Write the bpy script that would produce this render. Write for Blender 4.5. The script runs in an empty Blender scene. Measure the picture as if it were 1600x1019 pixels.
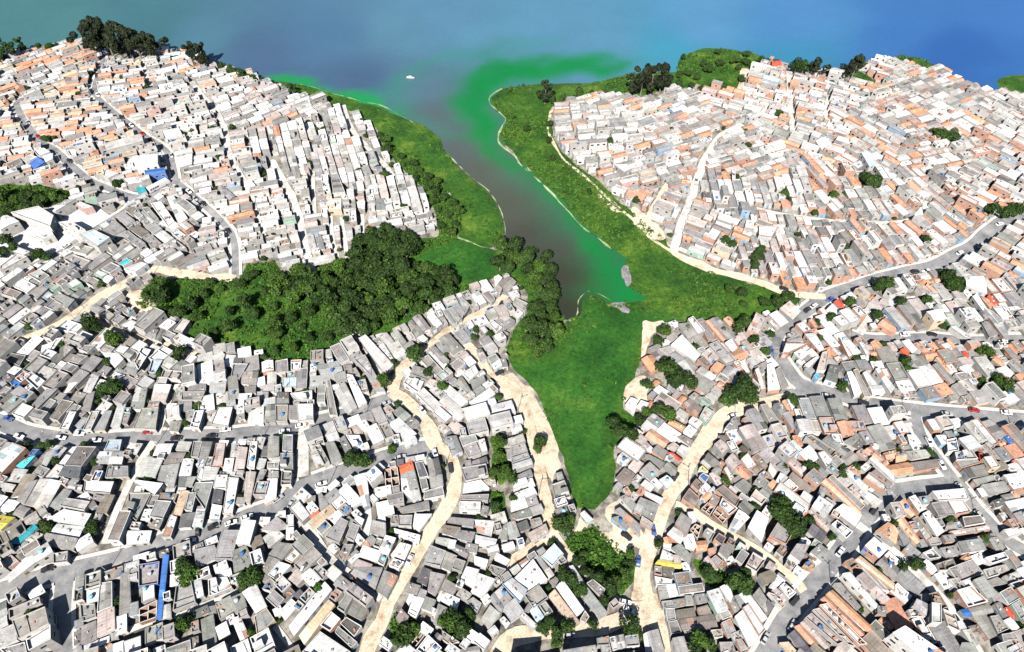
QUADS="""
b6 256 866 264 866 251 968 244 968
w12 1394 988 1413 978 1493 1032 1450 1032
w9 1455 941 1471 943 1471 974 1455 973
w8 15 331 60 322 86 339 81 35
w8 0 339 11 335 30 346 0 359
W7 13 391 24 384 49 395 37 401
b6 0 424 44 402 48 408 0 434
s7 0 416 26 397 44 402 0 424
w8 81 329 101 311 120 311 86 331
w7 114 316 122 313 146 324 131 328
w8 90 346 109 344 135 361 117 365
w7 45 367 79 358 86 369 67 376
L9 122 365 146 359 174 374 154 388
g6 158 361 180 343 197 359 173 373
w5 9 900 48 863 61 875 14 911
s3 3 878 18 867 30 877 12 889
c4 83 865 107 861 106 878 83 881
c4 14 953 64 933 66 943 15 969
c8 17 969 71 947 77 974 27 999
w9 41 1001 81 977 81 999 45 1018
g7 0 1014 40 1003 43 1019 10 1024
c4 125 944 149 943 151 964 127 973
g4 156 911 176 908 176 948 151 958
p4 152 958 179 948 180 984 151 996
g4 128 979 150 969 151 997 128 1008
w4 180 964 198 959 198 986 180 994
w4 129 1009 171 993 171 1003 129 1022
o4 143 1019 171 1004 177 1007 159 1022
g5 189 898 202 891 204 956 186 963
c3 217 883 251 878 248 913 217 918
U3 216 951 246 936 244 964 216 974
w4 266 898 284 897 285 914 265 916
c4 276 916 300 908 307 942 270 956
w4 300 908 314 903 318 930 304 936
w5 325 906 355 901 363 918 326 933
g5 303 860 336 852 341 870 306 886
g3 298 956 324 945 328 956 300 969
g4 314 968 333 959 341 1021 319 1021
c5 336 943 360 930 369 951 343 969
g5 363 862 384 851 399 882 366 895
w5 378 925 400 912 417 948 399 958
w4 362 968 374 961 389 994 376 1003
w4 379 1004 392 998 400 1009 386 1021
c4 226 983 255 971 256 996 226 1011
g4 260 1013 298 999 300 1022 260 1024
s3 255 946 266 943 267 964 253 968
W5 508 908 519 920 458 994 450 979
t4 514 936 524 945 475 1008 466 994
g5 420 867 436 848 460 850 440 875
g5 405 888 420 868 438 875 418 898
w5 418 898 436 877 455 883 432 908
w4 445 875 461 858 469 867 455 880
g5 415 935 428 921 445 936 433 951
c4 410 921 423 903 434 913 422 925
g5 397 963 417 950 430 969 402 996
d4 458 930 468 920 478 930 470 940
w4 436 956 456 936 466 945 445 969
p4 450 905 463 888 478 900 465 915
c4 488 890 498 882 514 895 504 908
w5 500 978 518 956 533 968 516 988
c4 526 950 544 925 553 931 538 958
g5 553 936 576 953 564 969 543 958
s4 576 954 587 960 576 984 566 981
d4 531 974 541 964 566 979 554 996
g4 528 978 559 1004 549 1013 523 988
c4 514 933 526 920 536 926 524 941
w4 559 868 567 852 596 862 589 878
g4 589 878 596 863 606 868 600 885
p4 553 883 558 873 582 882 577 890
g4 547 895 559 883 599 887 586 923
g4 600 890 622 900 604 935 587 923
w5 500 986 549 1019 516 1032 471 1019
c3 528 868 538 850 553 850 538 882
w4 610 867 625 847 643 852 632 875
w4 607 883 615 872 632 878 623 890
g4 673 852 698 862 688 886 662 880
g4 698 862 714 868 704 893 689 886
g4 706 857 713 850 734 860 729 872
d4 661 886 675 891 666 915 651 908
g4 673 893 696 898 680 931 668 923
g4 698 905 716 916 708 930 690 921
w4 689 922 719 936 714 953 682 935
w5 748 895 774 906 754 936 735 925
w4 729 885 749 890 738 918 719 905
w4 741 868 763 875 759 888 741 880
g4 767 882 791 890 779 903 763 890
w4 776 863 797 875 791 883 772 872
g4 728 940 739 933 753 943 746 958
g4 784 915 800 935 787 948 772 926
g4 764 935 772 925 787 950 782 958
s4 766 945 782 959 764 984 752 966
w4 781 968 787 963 797 974 791 981
g4 776 999 799 978 806 994 779 1008
w4 646 931 664 935 650 966 637 958
w4 635 940 641 926 648 930 638 945
n3 627 951 639 964 630 981 618 966
g4 685 943 700 950 690 981 677 974
w3 675 948 684 953 678 971 673 968
U4 649 977 665 991 645 1016 632 1001
w4 669 992 691 1013 673 1031 650 1016
c4 690 984 718 1003 703 1008 691 999
w5 723 974 748 991 741 1005 713 990
w3 731 961 751 988 748 990 726 973
g4 718 1014 749 1009 751 1022 719 1024
w5 833 875 856 906 827 923 804 903
w4 800 903 825 923 812 943 784 913
l5 845 870 866 850 881 867 863 886
g4 837 872 843 868 856 886 850 890
s4 850 891 858 886 866 898 858 903
g4 858 908 868 901 873 906 866 918
l5 828 954 836 943 850 964 840 974
w4 812 963 818 956 841 978 832 983
g4 825 943 833 941 827 956 818 956
t4 856 930 866 920 907 973 895 979
w4 868 916 879 906 913 953 902 963
g4 889 884 895 883 916 915 906 923
g3 895 916 900 915 916 948 911 951
g4 906 925 916 916 950 958 938 966
w4 938 966 950 959 958 969 944 978
g4 916 911 926 905 946 921 941 935
g3 924 923 931 921 956 948 953 951
g4 906 968 914 954 921 964 914 974
g9 878 1016 931 1008 933 1022 880 1029
g8 795 1022 841 1021 841 1034 795 1034
c6 931 998 951 994 953 1008 933 1009
s6 952 996 961 994 966 1014 958 1017
g6 961 994 974 991 978 1011 966 1014
g6 939 1008 953 1008 956 1022 941 1022
c6 976 994 997 991 1000 1009 979 1011
w4 1035 858 1053 867 1051 877 1030 875
y4 1028 875 1071 880 1065 887 1022 883
w4 1036 848 1050 850 1048 860 1036 857
g5 1048 857 1063 848 1081 868 1078 882
d3 1035 886 1053 887 1058 903 1035 900
c3 1022 885 1034 886 1034 900 1022 898
w3 1055 890 1090 898 1090 903 1061 901
w4 1022 901 1051 905 1050 913 1025 915
w3 1051 905 1093 906 1093 913 1053 910
w4 1027 917 1055 912 1061 930 1031 937
g4 1058 917 1098 910 1102 923 1061 930
g4 1033 940 1050 938 1053 948 1036 950
g4 1050 938 1069 934 1072 945 1054 950
g4 1070 931 1081 930 1085 944 1072 945
g4 1085 930 1101 927 1106 940 1090 943
g4 1039 951 1053 950 1057 968 1042 971
n4 1055 954 1085 949 1088 963 1058 968
n4 1089 950 1106 945 1113 959 1092 961
n4 1060 969 1116 959 1124 981 1065 985
g4 1043 972 1058 969 1066 989 1048 991
n4 1110 985 1128 983 1130 995 1116 998
w6 1104 925 1124 918 1139 950 1121 959
w6 1125 917 1138 911 1146 931 1141 940
g5 1138 938 1146 931 1157 953 1148 958
g5 1127 973 1141 966 1151 988 1138 998
w6 1148 963 1162 951 1187 996 1172 1011
w6 1159 950 1169 943 1197 984 1187 994
w6 1154 929 1166 921 1200 966 1191 973
g5 1148 931 1154 929 1167 945 1158 950
g5 1176 930 1186 918 1204 945 1199 956
g5 1123 1004 1144 1003 1151 1022 1126 1022
g5 1149 999 1158 998 1171 1017 1159 1022
c5 1070 1004 1091 1004 1093 1022 1071 1022
g5 1015 986 1028 983 1040 1022 1025 1022
s4 1005 991 1015 986 1023 1017 1010 1022
g6 1123 862 1129 848 1149 852 1136 875
g6 1109 875 1118 867 1131 878 1123 886
p6 1100 873 1106 868 1123 890 1116 891
g6 1159 857 1171 865 1159 883 1148 875
p6 1176 863 1197 875 1182 895 1164 885
p5 1106 858 1116 855 1119 863 1108 870
g8 1245 850 1266 850 1251 877 1234 866
s3 1234 867 1247 877 1240 888 1227 880
g6 1266 863 1281 850 1300 862 1285 877
c6 1255 883 1265 872 1275 882 1273 890
t6 1333 875 1343 868 1400 913 1400 925
g5 1371 878 1382 868 1406 888 1400 908
n5 1319 878 1331 872 1341 882 1329 890
w6 1316 896 1328 893 1374 946 1369 951
p6 1339 900 1349 893 1392 936 1382 943
g5 1343 883 1354 886 1391 925 1379 921
o6 1310 905 1319 905 1369 951 1363 951
g6 1348 943 1353 941 1366 953 1359 964
g6 1371 946 1386 948 1384 963 1372 958
g5 1303 911 1313 910 1346 948 1341 953
o6 1290 928 1300 921 1366 981 1358 988
o6 1281 936 1290 930 1358 994 1349 996
w6 1278 946 1290 943 1356 1008 1343 1009
p6 1268 953 1278 950 1338 1011 1326 1009
p6 1256 966 1266 958 1319 1004 1309 1009
o5 1241 979 1253 974 1280 1006 1273 1013
p5 1250 973 1258 968 1300 1009 1291 1014
d5 1232 991 1241 984 1271 1019 1255 1022
t5 1218 1004 1232 1003 1248 1021 1233 1022
w5 1218 916 1225 910 1245 926 1233 936
g5 1197 943 1200 936 1210 948 1202 958
p5 1200 925 1210 928 1228 946 1223 951
w5 1203 915 1215 901 1222 910 1208 921
b5 1348 858 1354 850 1361 852 1354 862
w7 1504 854 1567 848 1571 853 1516 872
o6 1503 870 1511 865 1518 872 1509 875
w6 1538 872 1569 863 1576 873 1549 882
g5 1569 860 1579 858 1600 886 1589 890
g5 1535 891 1554 886 1562 898 1543 904
g5 1554 886 1571 882 1578 890 1563 896
g5 1543 907 1559 901 1574 911 1549 915
g5 1567 901 1589 893 1600 905 1576 911
w5 1576 913 1600 905 1609 916 1586 921
g5 1561 926 1579 916 1595 935 1576 946
g5 1543 925 1554 920 1566 933 1554 940
w6 1493 923 1516 916 1544 941 1511 950
w5 1504 908 1516 905 1531 926 1519 928
c5 1480 906 1496 903 1508 918 1496 923
b5 1500 953 1513 950 1519 963 1509 963
B5 1480 931 1491 930 1500 950 1495 953
g5 1513 951 1546 943 1554 956 1521 964
g5 1521 964 1541 959 1559 993 1546 999
g5 1546 963 1559 961 1577 983 1559 991
g5 1554 943 1564 940 1577 963 1567 966
R5 1569 950 1577 948 1589 964 1582 968
g5 1579 945 1592 938 1606 961 1594 969
w5 1569 969 1581 964 1594 981 1584 986
w5 1491 973 1503 969 1511 981 1500 983
d4 1513 979 1528 976 1533 986 1519 988
s5 1503 984 1516 983 1531 1008 1519 1009
g5 1498 1017 1503 1004 1521 1004 1531 1021
g6 1564 991 1584 988 1592 999 1567 1001
s5 1574 1013 1592 1004 1600 1013 1584 1021
n5 1461 882 1488 873 1496 890 1466 893
g5 1468 857 1493 852 1503 863 1478 872
w5 1440 865 1456 858 1470 872 1451 875
W12 1395 988 1413 978 1493 1032 1450 1034
p6 1418 953 1433 950 1448 964 1423 964
g8 1428 945 1433 935 1450 943 1448 961
t4 1390 843 1410 843 1427 875 1422 875
p5 1471 951 1490 959 1500 988 1480 979
L6 -33 725 22 693 44 702 1 744
s4 22 732 44 734 30 753 10 751
n4 40 740 60 742 35 773 15 777
g4 43 753 60 750 38 787 24 782
s5 62 747 98 752 72 795 33 788
g4 100 763 113 767 93 797 75 790
g5 103 778 142 784 132 798 92 790
w5 98 795 143 803 132 822 72 812
w4 88 818 133 823 123 840 78 832
g3 72 833 123 842 115 860 63 850
d7 122 698 153 699 128 730 100 728
d7 100 728 128 730 123 747 90 742
l4 170 688 192 688 188 704 163 704
w5 155 705 197 705 190 724 148 722
d3 150 727 161 728 155 741 142 738
c3 168 728 201 728 201 745 163 746
w5 133 752 180 753 173 772 130 768
w3 107 757 130 758 127 767 103 763
g3 147 772 165 776 158 783 143 780
s3 0 753 25 758 18 767 0 765
w4 3 778 33 783 20 798 0 798
W4 72 707 92 698 72 729 63 728
b4 45 712 52 702 62 703 53 712
B4 25 728 40 717 55 712 35 732
y4 -3 805 23 808 0 828 -7 827
B4 13 850 53 818 60 825 30 850
s4 33 842 55 830 72 837 48 847
g3 -5 682 12 688 0 698 -7 698
g3 10 690 22 693 0 710 0 702
s3 203 692 223 693 213 709 203 707
w4 248 693 272 693 265 708 238 711
g5 265 707 291 707 283 726 255 725
g4 252 727 282 725 272 762 245 750
s4 230 715 255 718 242 745 212 745
w5 285 717 303 717 297 745 277 743
w6 205 749 232 752 255 755 242 773
c4 200 770 238 770 213 815 200 803
n4 250 770 278 772 272 783 246 782
g4 245 782 269 784 255 812 233 808
g4 240 812 255 812 248 827 232 823
t4 282 766 296 767 282 805 270 805
w4 267 805 278 808 267 840 252 840
g5 300 768 307 755 335 754 321 799
g4 295 770 308 770 300 800 288 797
w4 307 799 320 800 315 822 300 823
d4 283 803 307 800 297 823 278 825
g4 280 745 307 745 300 758 277 762
w4 313 732 318 733 315 752 307 748
s5 320 730 343 730 333 753 313 752
w5 338 743 357 743 353 765 333 763
d4 335 765 349 766 345 788 330 788
w4 357 746 374 747 363 803 347 803
g6 303 690 317 690 310 715 298 714
g6 317 690 332 690 322 722 310 720
p5 338 693 353 693 347 728 330 728
w4 343 689 358 689 353 698 342 698
w4 352 716 366 716 362 737 348 735
s4 362 693 373 693 370 715 360 714
p4 373 698 387 699 380 737 365 736
w4 392 690 403 690 397 733 385 730
w4 198 830 238 830 233 847 197 850
w4 332 788 347 790 342 810 327 810
p4 385 737 400 737 390 785 380 783
g4 420 682 436 682 435 715 417 715
g4 443 680 458 680 457 706 441 705
c3 438 708 458 707 458 733 437 733
g3 418 722 436 722 435 732 417 732
c4 441 736 457 737 455 758 439 759
g3 420 735 435 736 435 747 419 747
w5 418 748 434 748 431 778 413 787
g3 407 733 417 734 410 748 400 750
g5 508 692 522 690 534 716 518 724
R5 519 725 536 718 543 731 527 740
c4 491 698 500 695 515 722 507 728
g4 530 687 538 680 553 708 542 713
w4 540 680 562 680 568 695 555 703
w6 553 744 572 738 578 788 568 792
w4 528 767 542 755 567 783 547 793
g5 497 773 502 770 513 788 500 797
w4 478 792 488 783 498 795 485 805
O4 483 804 495 795 499 800 485 809
w5 452 795 467 782 485 805 472 817
t4 480 817 517 788 527 800 492 828
g5 532 808 545 815 530 850 507 840
c4 529 796 540 787 549 795 540 805
g4 540 840 550 817 563 822 553 847
w4 552 813 558 805 570 812 565 825
g5 582 813 603 818 603 840 577 832
g5 407 827 433 808 448 820 433 830
s4 410 840 430 825 445 837 420 857
g4 455 835 463 828 473 840 468 847
s4 458 775 472 762 487 775 473 787
p3 482 735 493 727 503 738 492 750
w3 503 737 517 725 525 738 507 745
s5 633 738 647 732 658 778 645 783
O5 623 728 644 720 647 732 626 741
w5 626 741 635 738 645 782 628 767
g5 603 774 630 768 632 787 608 790
g4 631 767 641 765 642 780 632 782
U4 600 733 621 728 625 758 602 763
d5 648 722 660 720 670 745 655 747
g5 655 748 666 746 670 763 659 766
g5 667 720 685 715 691 742 672 747
g5 670 743 691 742 693 760 673 762
g5 662 768 692 760 695 775 662 781
g4 672 783 690 778 687 792 673 793
g4 622 793 670 782 672 795 627 802
w4 648 803 675 803 655 830 645 823
c4 623 805 645 805 643 823 622 822
c4 612 805 622 805 622 820 610 818
w4 630 680 648 680 652 688 633 697
g4 695 683 713 680 723 705 707 712
g4 717 683 743 680 747 690 723 698
g4 723 698 745 693 752 710 732 716
w4 745 688 757 685 762 705 752 708
g5 737 720 760 713 763 723 737 728
c5 719 730 760 725 764 744 727 752
w4 725 755 752 750 765 763 723 770
p4 755 750 772 745 775 755 760 758
g4 719 773 765 773 763 783 718 780
w5 718 783 752 785 751 800 717 797
g4 703 807 742 812 740 823 698 815
n4 693 820 720 825 707 837 690 832
g4 717 827 743 832 737 848 707 838
s4 742 812 773 815 768 838 745 830
w4 743 835 777 843 773 857 742 850
s4 682 838 703 842 700 853 680 847
g4 783 823 792 817 793 843 783 843
s4 790 687 801 683 801 700 785 698
g4 790 702 801 700 801 717 793 717
w3 615 825 657 837 655 847 617 835
s4 797 685 817 678 822 692 797 698
s4 798 698 820 692 825 707 798 713
c4 798 715 825 708 828 715 800 723
w4 800 725 830 717 834 728 800 738
g4 807 742 829 733 833 743 810 748
w4 800 752 822 746 827 757 802 765
w4 803 770 833 760 840 773 805 780
g4 821 778 837 773 842 787 823 790
g4 827 793 845 787 850 798 832 803
w4 798 783 820 777 825 792 798 798
g4 797 803 828 793 832 807 798 813
d4 808 818 823 812 828 825 813 830
g4 828 812 844 808 848 818 832 823
p4 825 832 853 818 858 833 832 848
c3 862 757 882 751 892 778 867 782
w3 907 802 913 797 927 812 917 815
g4 960 797 968 793 1001 820 1001 838
g4 955 810 967 805 985 820 978 828
g4 982 825 987 820 1001 830 1001 838
g4 968 777 977 773 995 788 988 797
w4 973 765 980 760 988 772 982 780
g4 987 753 993 750 1001 755 1001 765
g4 1008 710 1015 710 1040 722 1033 730
g4 1038 727 1045 720 1060 732 1055 743
w4 1000 698 1010 690 1023 702 1017 707
w4 1030 750 1042 742 1052 750 1043 762
p4 1043 697 1053 690 1062 697 1053 705
R4 1042 708 1052 707 1068 718 1062 720
s4 1058 703 1065 695 1077 700 1072 713
g4 1000 778 1030 788 1022 813 990 797
w3 1008 767 1037 778 1033 787 1007 773
s3 1003 805 1022 818 1018 825 1000 815
p4 1115 695 1125 687 1142 698 1130 712
n5 1102 713 1107 707 1127 723 1117 730
g5 1095 722 1102 715 1115 725 1107 732
b4 1092 745 1098 739 1109 744 1102 755
y3 1092 732 1097 728 1107 737 1100 738
n5 1080 757 1088 747 1099 757 1091 767
p5 1108 740 1117 737 1138 758 1123 762
w5 1130 733 1135 728 1148 747 1142 753
w4 1092 767 1103 753 1113 763 1102 775
n5 1065 780 1077 763 1093 777 1085 793
p5 1133 720 1145 707 1160 723 1150 737
w5 1157 718 1168 708 1182 727 1170 735
g5 1147 758 1163 747 1175 760 1165 773
n5 1117 767 1130 758 1157 780 1150 793
w6 1123 790 1128 778 1153 795 1138 807
U4 1095 795 1107 783 1118 792 1110 805
U4 1113 803 1123 788 1142 802 1130 818
g6 1155 788 1163 780 1180 792 1168 805
w6 1140 822 1155 795 1172 807 1153 828
w6 1168 825 1183 797 1202 808 1190 847
g6 1055 818 1065 800 1082 812 1073 838
w5 1042 835 1053 822 1073 835 1063 850
U4 1078 827 1087 817 1097 822 1090 843
c4 1100 830 1105 825 1118 832 1108 850
d4 1115 843 1123 833 1135 840 1128 853
n4 1058 683 1067 680 1083 688 1080 697
w4 1137 830 1143 823 1167 838 1160 848
p5 1172 777 1180 765 1198 780 1190 790
g5 1178 753 1187 742 1202 753 1197 765
n4 1123 680 1138 680 1143 687 1130 690
n4 1153 702 1160 695 1172 703 1165 708
l5 1227 698 1238 688 1255 703 1245 718
p5 1230 722 1240 715 1263 733 1257 745
g5 1213 728 1222 720 1235 735 1228 743
n5 1232 745 1238 737 1270 762 1265 772
n6 1257 683 1267 680 1308 705 1300 715
g6 1285 687 1293 680 1328 703 1322 712
w6 1277 708 1287 705 1302 720 1292 733
w6 1317 733 1323 730 1358 760 1355 773
s5 1342 768 1348 763 1380 783 1370 793
g6 1293 747 1300 742 1353 790 1345 797
T6 1282 752 1292 747 1347 797 1345 805
g6 1280 767 1283 758 1293 767 1285 780
w5 1295 767 1303 763 1317 773 1308 783
w5 1303 797 1317 787 1347 805 1337 822
g5 1288 808 1293 802 1307 813 1300 822
w5 1298 820 1307 813 1333 832 1322 843
w6 1208 767 1218 752 1267 788 1262 803
p5 1262 798 1270 795 1300 823 1293 832
g5 1285 782 1292 777 1307 787 1300 793
g5 1263 798 1270 792 1280 800 1273 808
g7 1200 840 1217 812 1238 835 1228 852
d6 1262 830 1270 817 1293 833 1283 850
w6 1200 735 1203 723 1215 737 1208 748
w6 1212 752 1220 738 1232 745 1222 758
w6 1357 717 1362 713 1400 743 1400 755
s5 1350 747 1358 738 1387 758 1382 768
n5 1358 740 1368 733 1395 755 1390 762
T6 1368 830 1388 815 1405 830 1400 850
g5 1317 690 1332 682 1350 693 1345 703
T4 1348 705 1360 697 1383 715 1377 723
T4 1380 708 1400 702 1400 715 1385 717
s5 1415 705 1447 702 1455 712 1425 718
T4 1398 707 1413 703 1418 718 1400 722
n5 1422 723 1465 717 1470 728 1427 737
s5 1418 743 1468 733 1475 748 1425 755
l4 1438 760 1470 753 1473 763 1442 767
w7 1455 768 1507 763 1515 780 1467 783
g5 1453 787 1480 782 1493 805 1465 807
w5 1480 783 1503 782 1517 800 1493 805
w5 1442 802 1452 797 1477 830 1465 838
w5 1420 777 1430 773 1448 795 1437 800
T5 1403 787 1413 778 1432 803 1425 808
T4 1400 813 1412 807 1440 845 1433 850
g5 1425 810 1433 807 1458 840 1448 847
g5 1400 825 1405 822 1425 847 1413 853
g5 1492 720 1527 718 1533 723 1502 732
g5 1505 732 1538 725 1545 742 1515 747
g5 1520 750 1552 742 1557 748 1527 758
g5 1533 758 1568 752 1580 765 1550 773
w6 1568 742 1593 738 1597 752 1578 755
w6 1577 755 1597 753 1600 770 1592 773
w5 1478 688 1493 685 1498 705 1480 707
w6 1463 680 1478 680 1483 693 1472 693
s5 1490 708 1517 703 1528 718 1493 720
d5 1552 782 1567 777 1577 785 1558 792
T5 1580 768 1592 768 1597 780 1590 783
g6 1583 803 1602 797 1602 813 1593 815
n5 1503 808 1532 805 1540 817 1507 823
g5 1480 817 1488 813 1497 825 1477 827
w5 1483 830 1545 820 1550 827 1493 837
g5 1508 842 1557 832 1560 840 1517 848
w5 1567 828 1588 823 1598 833 1577 840
n4 1557 723 1567 718 1577 730 1558 735
R4 1530 708 1538 710 1542 718 1533 720
b4 1570 682 1580 680 1587 695 1580 697
s5 1538 693 1545 690 1555 698 1548 702
w6 1417 680 1430 680 1440 692 1422 693
w6 1402 680 1410 680 1418 693 1410 692
R4 1582 720 1588 715 1598 723 1592 728
w5 157 549 186 553 194 562 179 574
w5 223 544 238 549 216 579 210 566
g5 210 562 221 564 210 588 188 582
W6 107 643 121 644 107 672 92 671
l5 238 563 256 564 243 584 232 582
w5 140 590 155 591 142 614 128 612
g4 120 612 136 615 122 629 110 625
g4 136 614 149 612 140 643 125 641
s5 185 631 197 631 186 666 172 666
g5 164 642 176 642 163 672 145 672
s4 144 643 157 643 142 672 129 672
g4 213 606 231 606 223 639 203 638
p5 243 601 268 601 258 627 236 625
c5 221 638 249 636 243 671 206 669
d4 2 559 13 551 42 557 31 573
w5 37 590 50 582 72 597 59 610
w5 24 592 39 582 49 587 33 599
d5 2 590 13 582 25 589 15 597
b4 16 599 22 594 33 599 24 607
g4 0 625 31 603 43 610 11 634
g4 0 636 24 619 39 624 11 645
g4 44 636 74 606 92 608 55 641
g4 61 643 79 623 89 627 70 647
n4 77 654 98 625 117 629 90 658
g5 94 542 105 540 116 545 83 571
g4 70 566 94 542 107 549 83 571
g5 129 540 151 540 136 552 120 544
w5 177 549 188 540 203 544 192 555
g4 190 557 203 544 214 548 201 560
w5 66 540 85 536 77 547 63 549
p4 109 599 122 597 109 610 98 617
y4 128 579 140 584 151 588 131 584
g4 151 585 162 571 175 575 164 587
g4 107 564 122 553 138 557 122 568
c4 256 578 293 582 282 595 251 590
g5 122 700 153 700 131 730 98 730
w4 232 635 249 635 243 649 232 649
g4 278 627 300 627 300 643 276 643
g4 267 658 284 658 278 674 264 673
w5 341 637 365 637 357 666 329 663
w5 306 643 320 643 311 670 297 668
g5 284 613 322 613 315 626 283 626
w4 374 616 394 614 389 631 372 633
w4 354 555 369 555 362 572 350 572
d4 367 557 382 558 376 569 364 567
g4 365 569 389 570 374 593 361 587
s4 319 561 348 551 352 554 343 572
g4 295 600 322 600 322 612 293 612
s4 328 596 354 596 352 615 327 613
g4 402 613 420 613 418 624 402 623
w4 389 646 413 632 411 661 387 661
g5 416 633 431 633 430 659 412 659
g5 431 634 451 634 449 659 431 659
g5 451 634 465 634 465 655 451 655
g5 433 614 451 613 451 631 432 631
w5 453 615 488 610 488 624 466 626
l5 442 591 463 590 463 603 441 603
o5 459 603 477 597 481 602 462 605
w5 464 633 490 632 490 657 466 657
w4 455 564 472 563 470 580 455 580
g6 494 572 529 563 531 569 499 582
s6 499 578 534 572 537 585 503 595
g6 536 572 549 569 551 580 540 584
g6 553 563 571 556 580 572 580 587
w6 540 585 551 587 573 628 560 635
g5 507 596 516 593 527 648 514 648
s5 523 613 538 596 558 635 542 648
g5 409 683 435 683 433 712 409 712
g5 443 676 458 675 457 705 442 705
w5 346 690 358 690 352 698 343 698
g5 302 691 319 691 313 714 297 714
g5 322 691 331 691 322 720 311 720
p5 337 698 354 698 348 720 330 720
w5 542 679 558 673 571 696 553 701
g5 527 685 540 681 553 705 540 712
g5 505 692 521 687 534 712 516 720
g4 378 582 405 582 400 602 376 598
s4 418 582 432 581 431 602 417 600
g4 385 603 400 603 399 613 383 613
w4 556 661 571 655 580 670 569 674
w5 772 433 779 429 785 433 774 448
g5 779 440 794 431 807 440 794 457
n4 770 453 779 446 785 451 781 460
w4 733 462 748 455 761 472 746 479
n5 752 459 763 455 774 466 768 472
g5 715 466 722 464 735 477 726 492
g5 709 479 717 475 726 488 722 497
w6 667 495 678 490 691 505 682 512
g5 691 486 700 483 715 503 707 507
g5 700 483 711 479 724 494 715 501
g5 637 505 643 499 661 518 650 527
w5 651 501 654 499 678 525 672 529
w5 650 529 661 523 669 529 661 536
g5 669 545 678 540 702 562 693 568
g4 681 538 693 534 704 547 691 553
w4 669 551 678 549 702 571 693 575
g5 656 564 669 556 693 580 685 591
g5 641 582 647 571 680 580 674 593
w5 630 599 637 591 663 597 654 615
p5 665 599 672 591 693 599 691 608
g5 639 591 641 584 669 593 667 599
w5 591 542 599 536 615 560 608 564
s5 586 523 604 519 617 534 606 540
g5 610 521 621 516 635 534 626 542
s6 560 529 571 524 615 569 602 582
s6 575 545 584 540 606 582 591 582
g6 560 564 569 556 602 610 588 610
w5 722 584 742 571 748 582 733 595
g5 735 595 755 586 759 595 739 606
g5 711 595 722 588 735 608 728 612
g5 702 569 717 560 728 569 713 580
p4 726 536 735 534 746 549 737 553
g4 744 545 752 545 761 560 752 564
w4 724 538 731 534 759 571 752 573
w4 763 505 770 501 785 514 776 521
g4 770 501 792 492 805 503 787 514
w4 801 490 811 483 818 490 809 499
g4 779 521 787 516 795 521 785 529
c5 787 477 796 472 805 486 796 488
c4 805 464 829 477 820 488 801 472
g4 761 558 774 553 781 562 768 571
l4 768 569 781 562 785 571 772 577
g4 779 560 790 560 794 573 785 573
p4 752 569 763 562 768 571 757 580
g4 722 518 733 512 746 521 735 529
g4 709 521 722 514 735 529 722 534
w4 748 512 757 510 763 518 757 523
g5 1059 506 1078 505 1091 522 1076 528
w6 1047 541 1065 523 1096 552 1087 564
w6 1074 500 1082 496 1102 517 1091 522
g5 1091 504 1100 502 1117 528 1107 532
o5 1102 502 1109 501 1135 528 1131 532
g5 1107 500 1120 495 1152 526 1144 532
g5 1045 554 1056 550 1072 561 1061 567
s4 1028 546 1047 539 1056 548 1043 557
g5 1069 561 1076 559 1091 574 1085 578
p6 1096 552 1109 543 1124 559 1117 570
g5 1089 563 1100 557 1113 570 1104 574
w5 1087 581 1096 572 1122 587 1113 594
g5 1085 585 1091 583 1124 598 1115 602
g4 1043 602 1047 598 1063 607 1056 616
w4 1045 593 1050 590 1069 602 1065 609
w4 1021 609 1030 602 1045 611 1037 620
w3 977 633 986 620 997 624 991 646
w3 994 637 1002 624 1014 629 1006 644
s4 1102 618 1113 611 1124 620 1117 627
g4 1076 620 1085 613 1100 622 1091 631
g4 1091 622 1100 620 1113 629 1107 633
n5 1067 631 1078 622 1098 637 1087 653
s5 1093 651 1102 635 1117 644 1104 662
w5 1061 629 1069 622 1082 633 1074 640
g4 1010 655 1021 646 1041 659 1030 670
w4 1002 666 1010 657 1030 670 1017 677
o4 1043 662 1050 655 1074 666 1069 672
w5 1133 535 1142 530 1152 543 1146 550
p5 1124 537 1131 535 1142 548 1135 552
o5 1142 532 1148 535 1157 543 1150 546
g5 1157 535 1166 532 1179 546 1170 548
p5 1155 543 1161 539 1174 550 1168 557
g5 1128 581 1137 570 1157 578 1146 589
o5 1152 574 1157 572 1170 585 1166 589
w5 1155 565 1163 563 1172 581 1163 587
g5 1163 594 1170 587 1192 607 1181 611
w6 1179 578 1185 574 1198 607 1190 609
w6 1198 570 1207 567 1220 607 1201 609
g6 1211 578 1218 574 1233 602 1222 609
g5 1187 519 1201 524 1192 535 1176 535
L5 1242 592 1251 585 1260 602 1253 607
g5 1187 633 1198 631 1222 664 1207 670
o5 1222 627 1229 624 1244 646 1238 651
g5 1209 631 1220 629 1231 644 1222 648
g5 1222 646 1233 642 1246 668 1238 670
w5 1229 624 1238 627 1242 637 1238 642
g5 1142 655 1148 651 1166 670 1148 670
p5 1159 655 1166 651 1179 670 1170 670
p5 1218 482 1233 472 1251 487 1240 498
w5 1201 493 1214 485 1233 502 1220 511
p5 1196 496 1203 493 1220 511 1216 515
p6 1167 516 1181 489 1198 498 1187 522
g5 1179 535 1194 526 1207 535 1192 542
o5 1192 524 1198 520 1207 531 1201 535
w6 1257 522 1273 521 1288 544 1282 548
g5 1229 531 1251 522 1255 533 1231 537
w7 1227 537 1262 537 1231 552 1222 552
w7 1251 546 1266 550 1253 561 1240 552
w5 1257 570 1275 557 1282 557 1264 574
p7 1275 581 1284 552 1295 548 1290 579
d7 1290 592 1297 570 1312 572 1308 598
g6 1310 601 1312 583 1316 585 1316 609
w6 1323 581 1330 581 1351 612 1336 618
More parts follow.
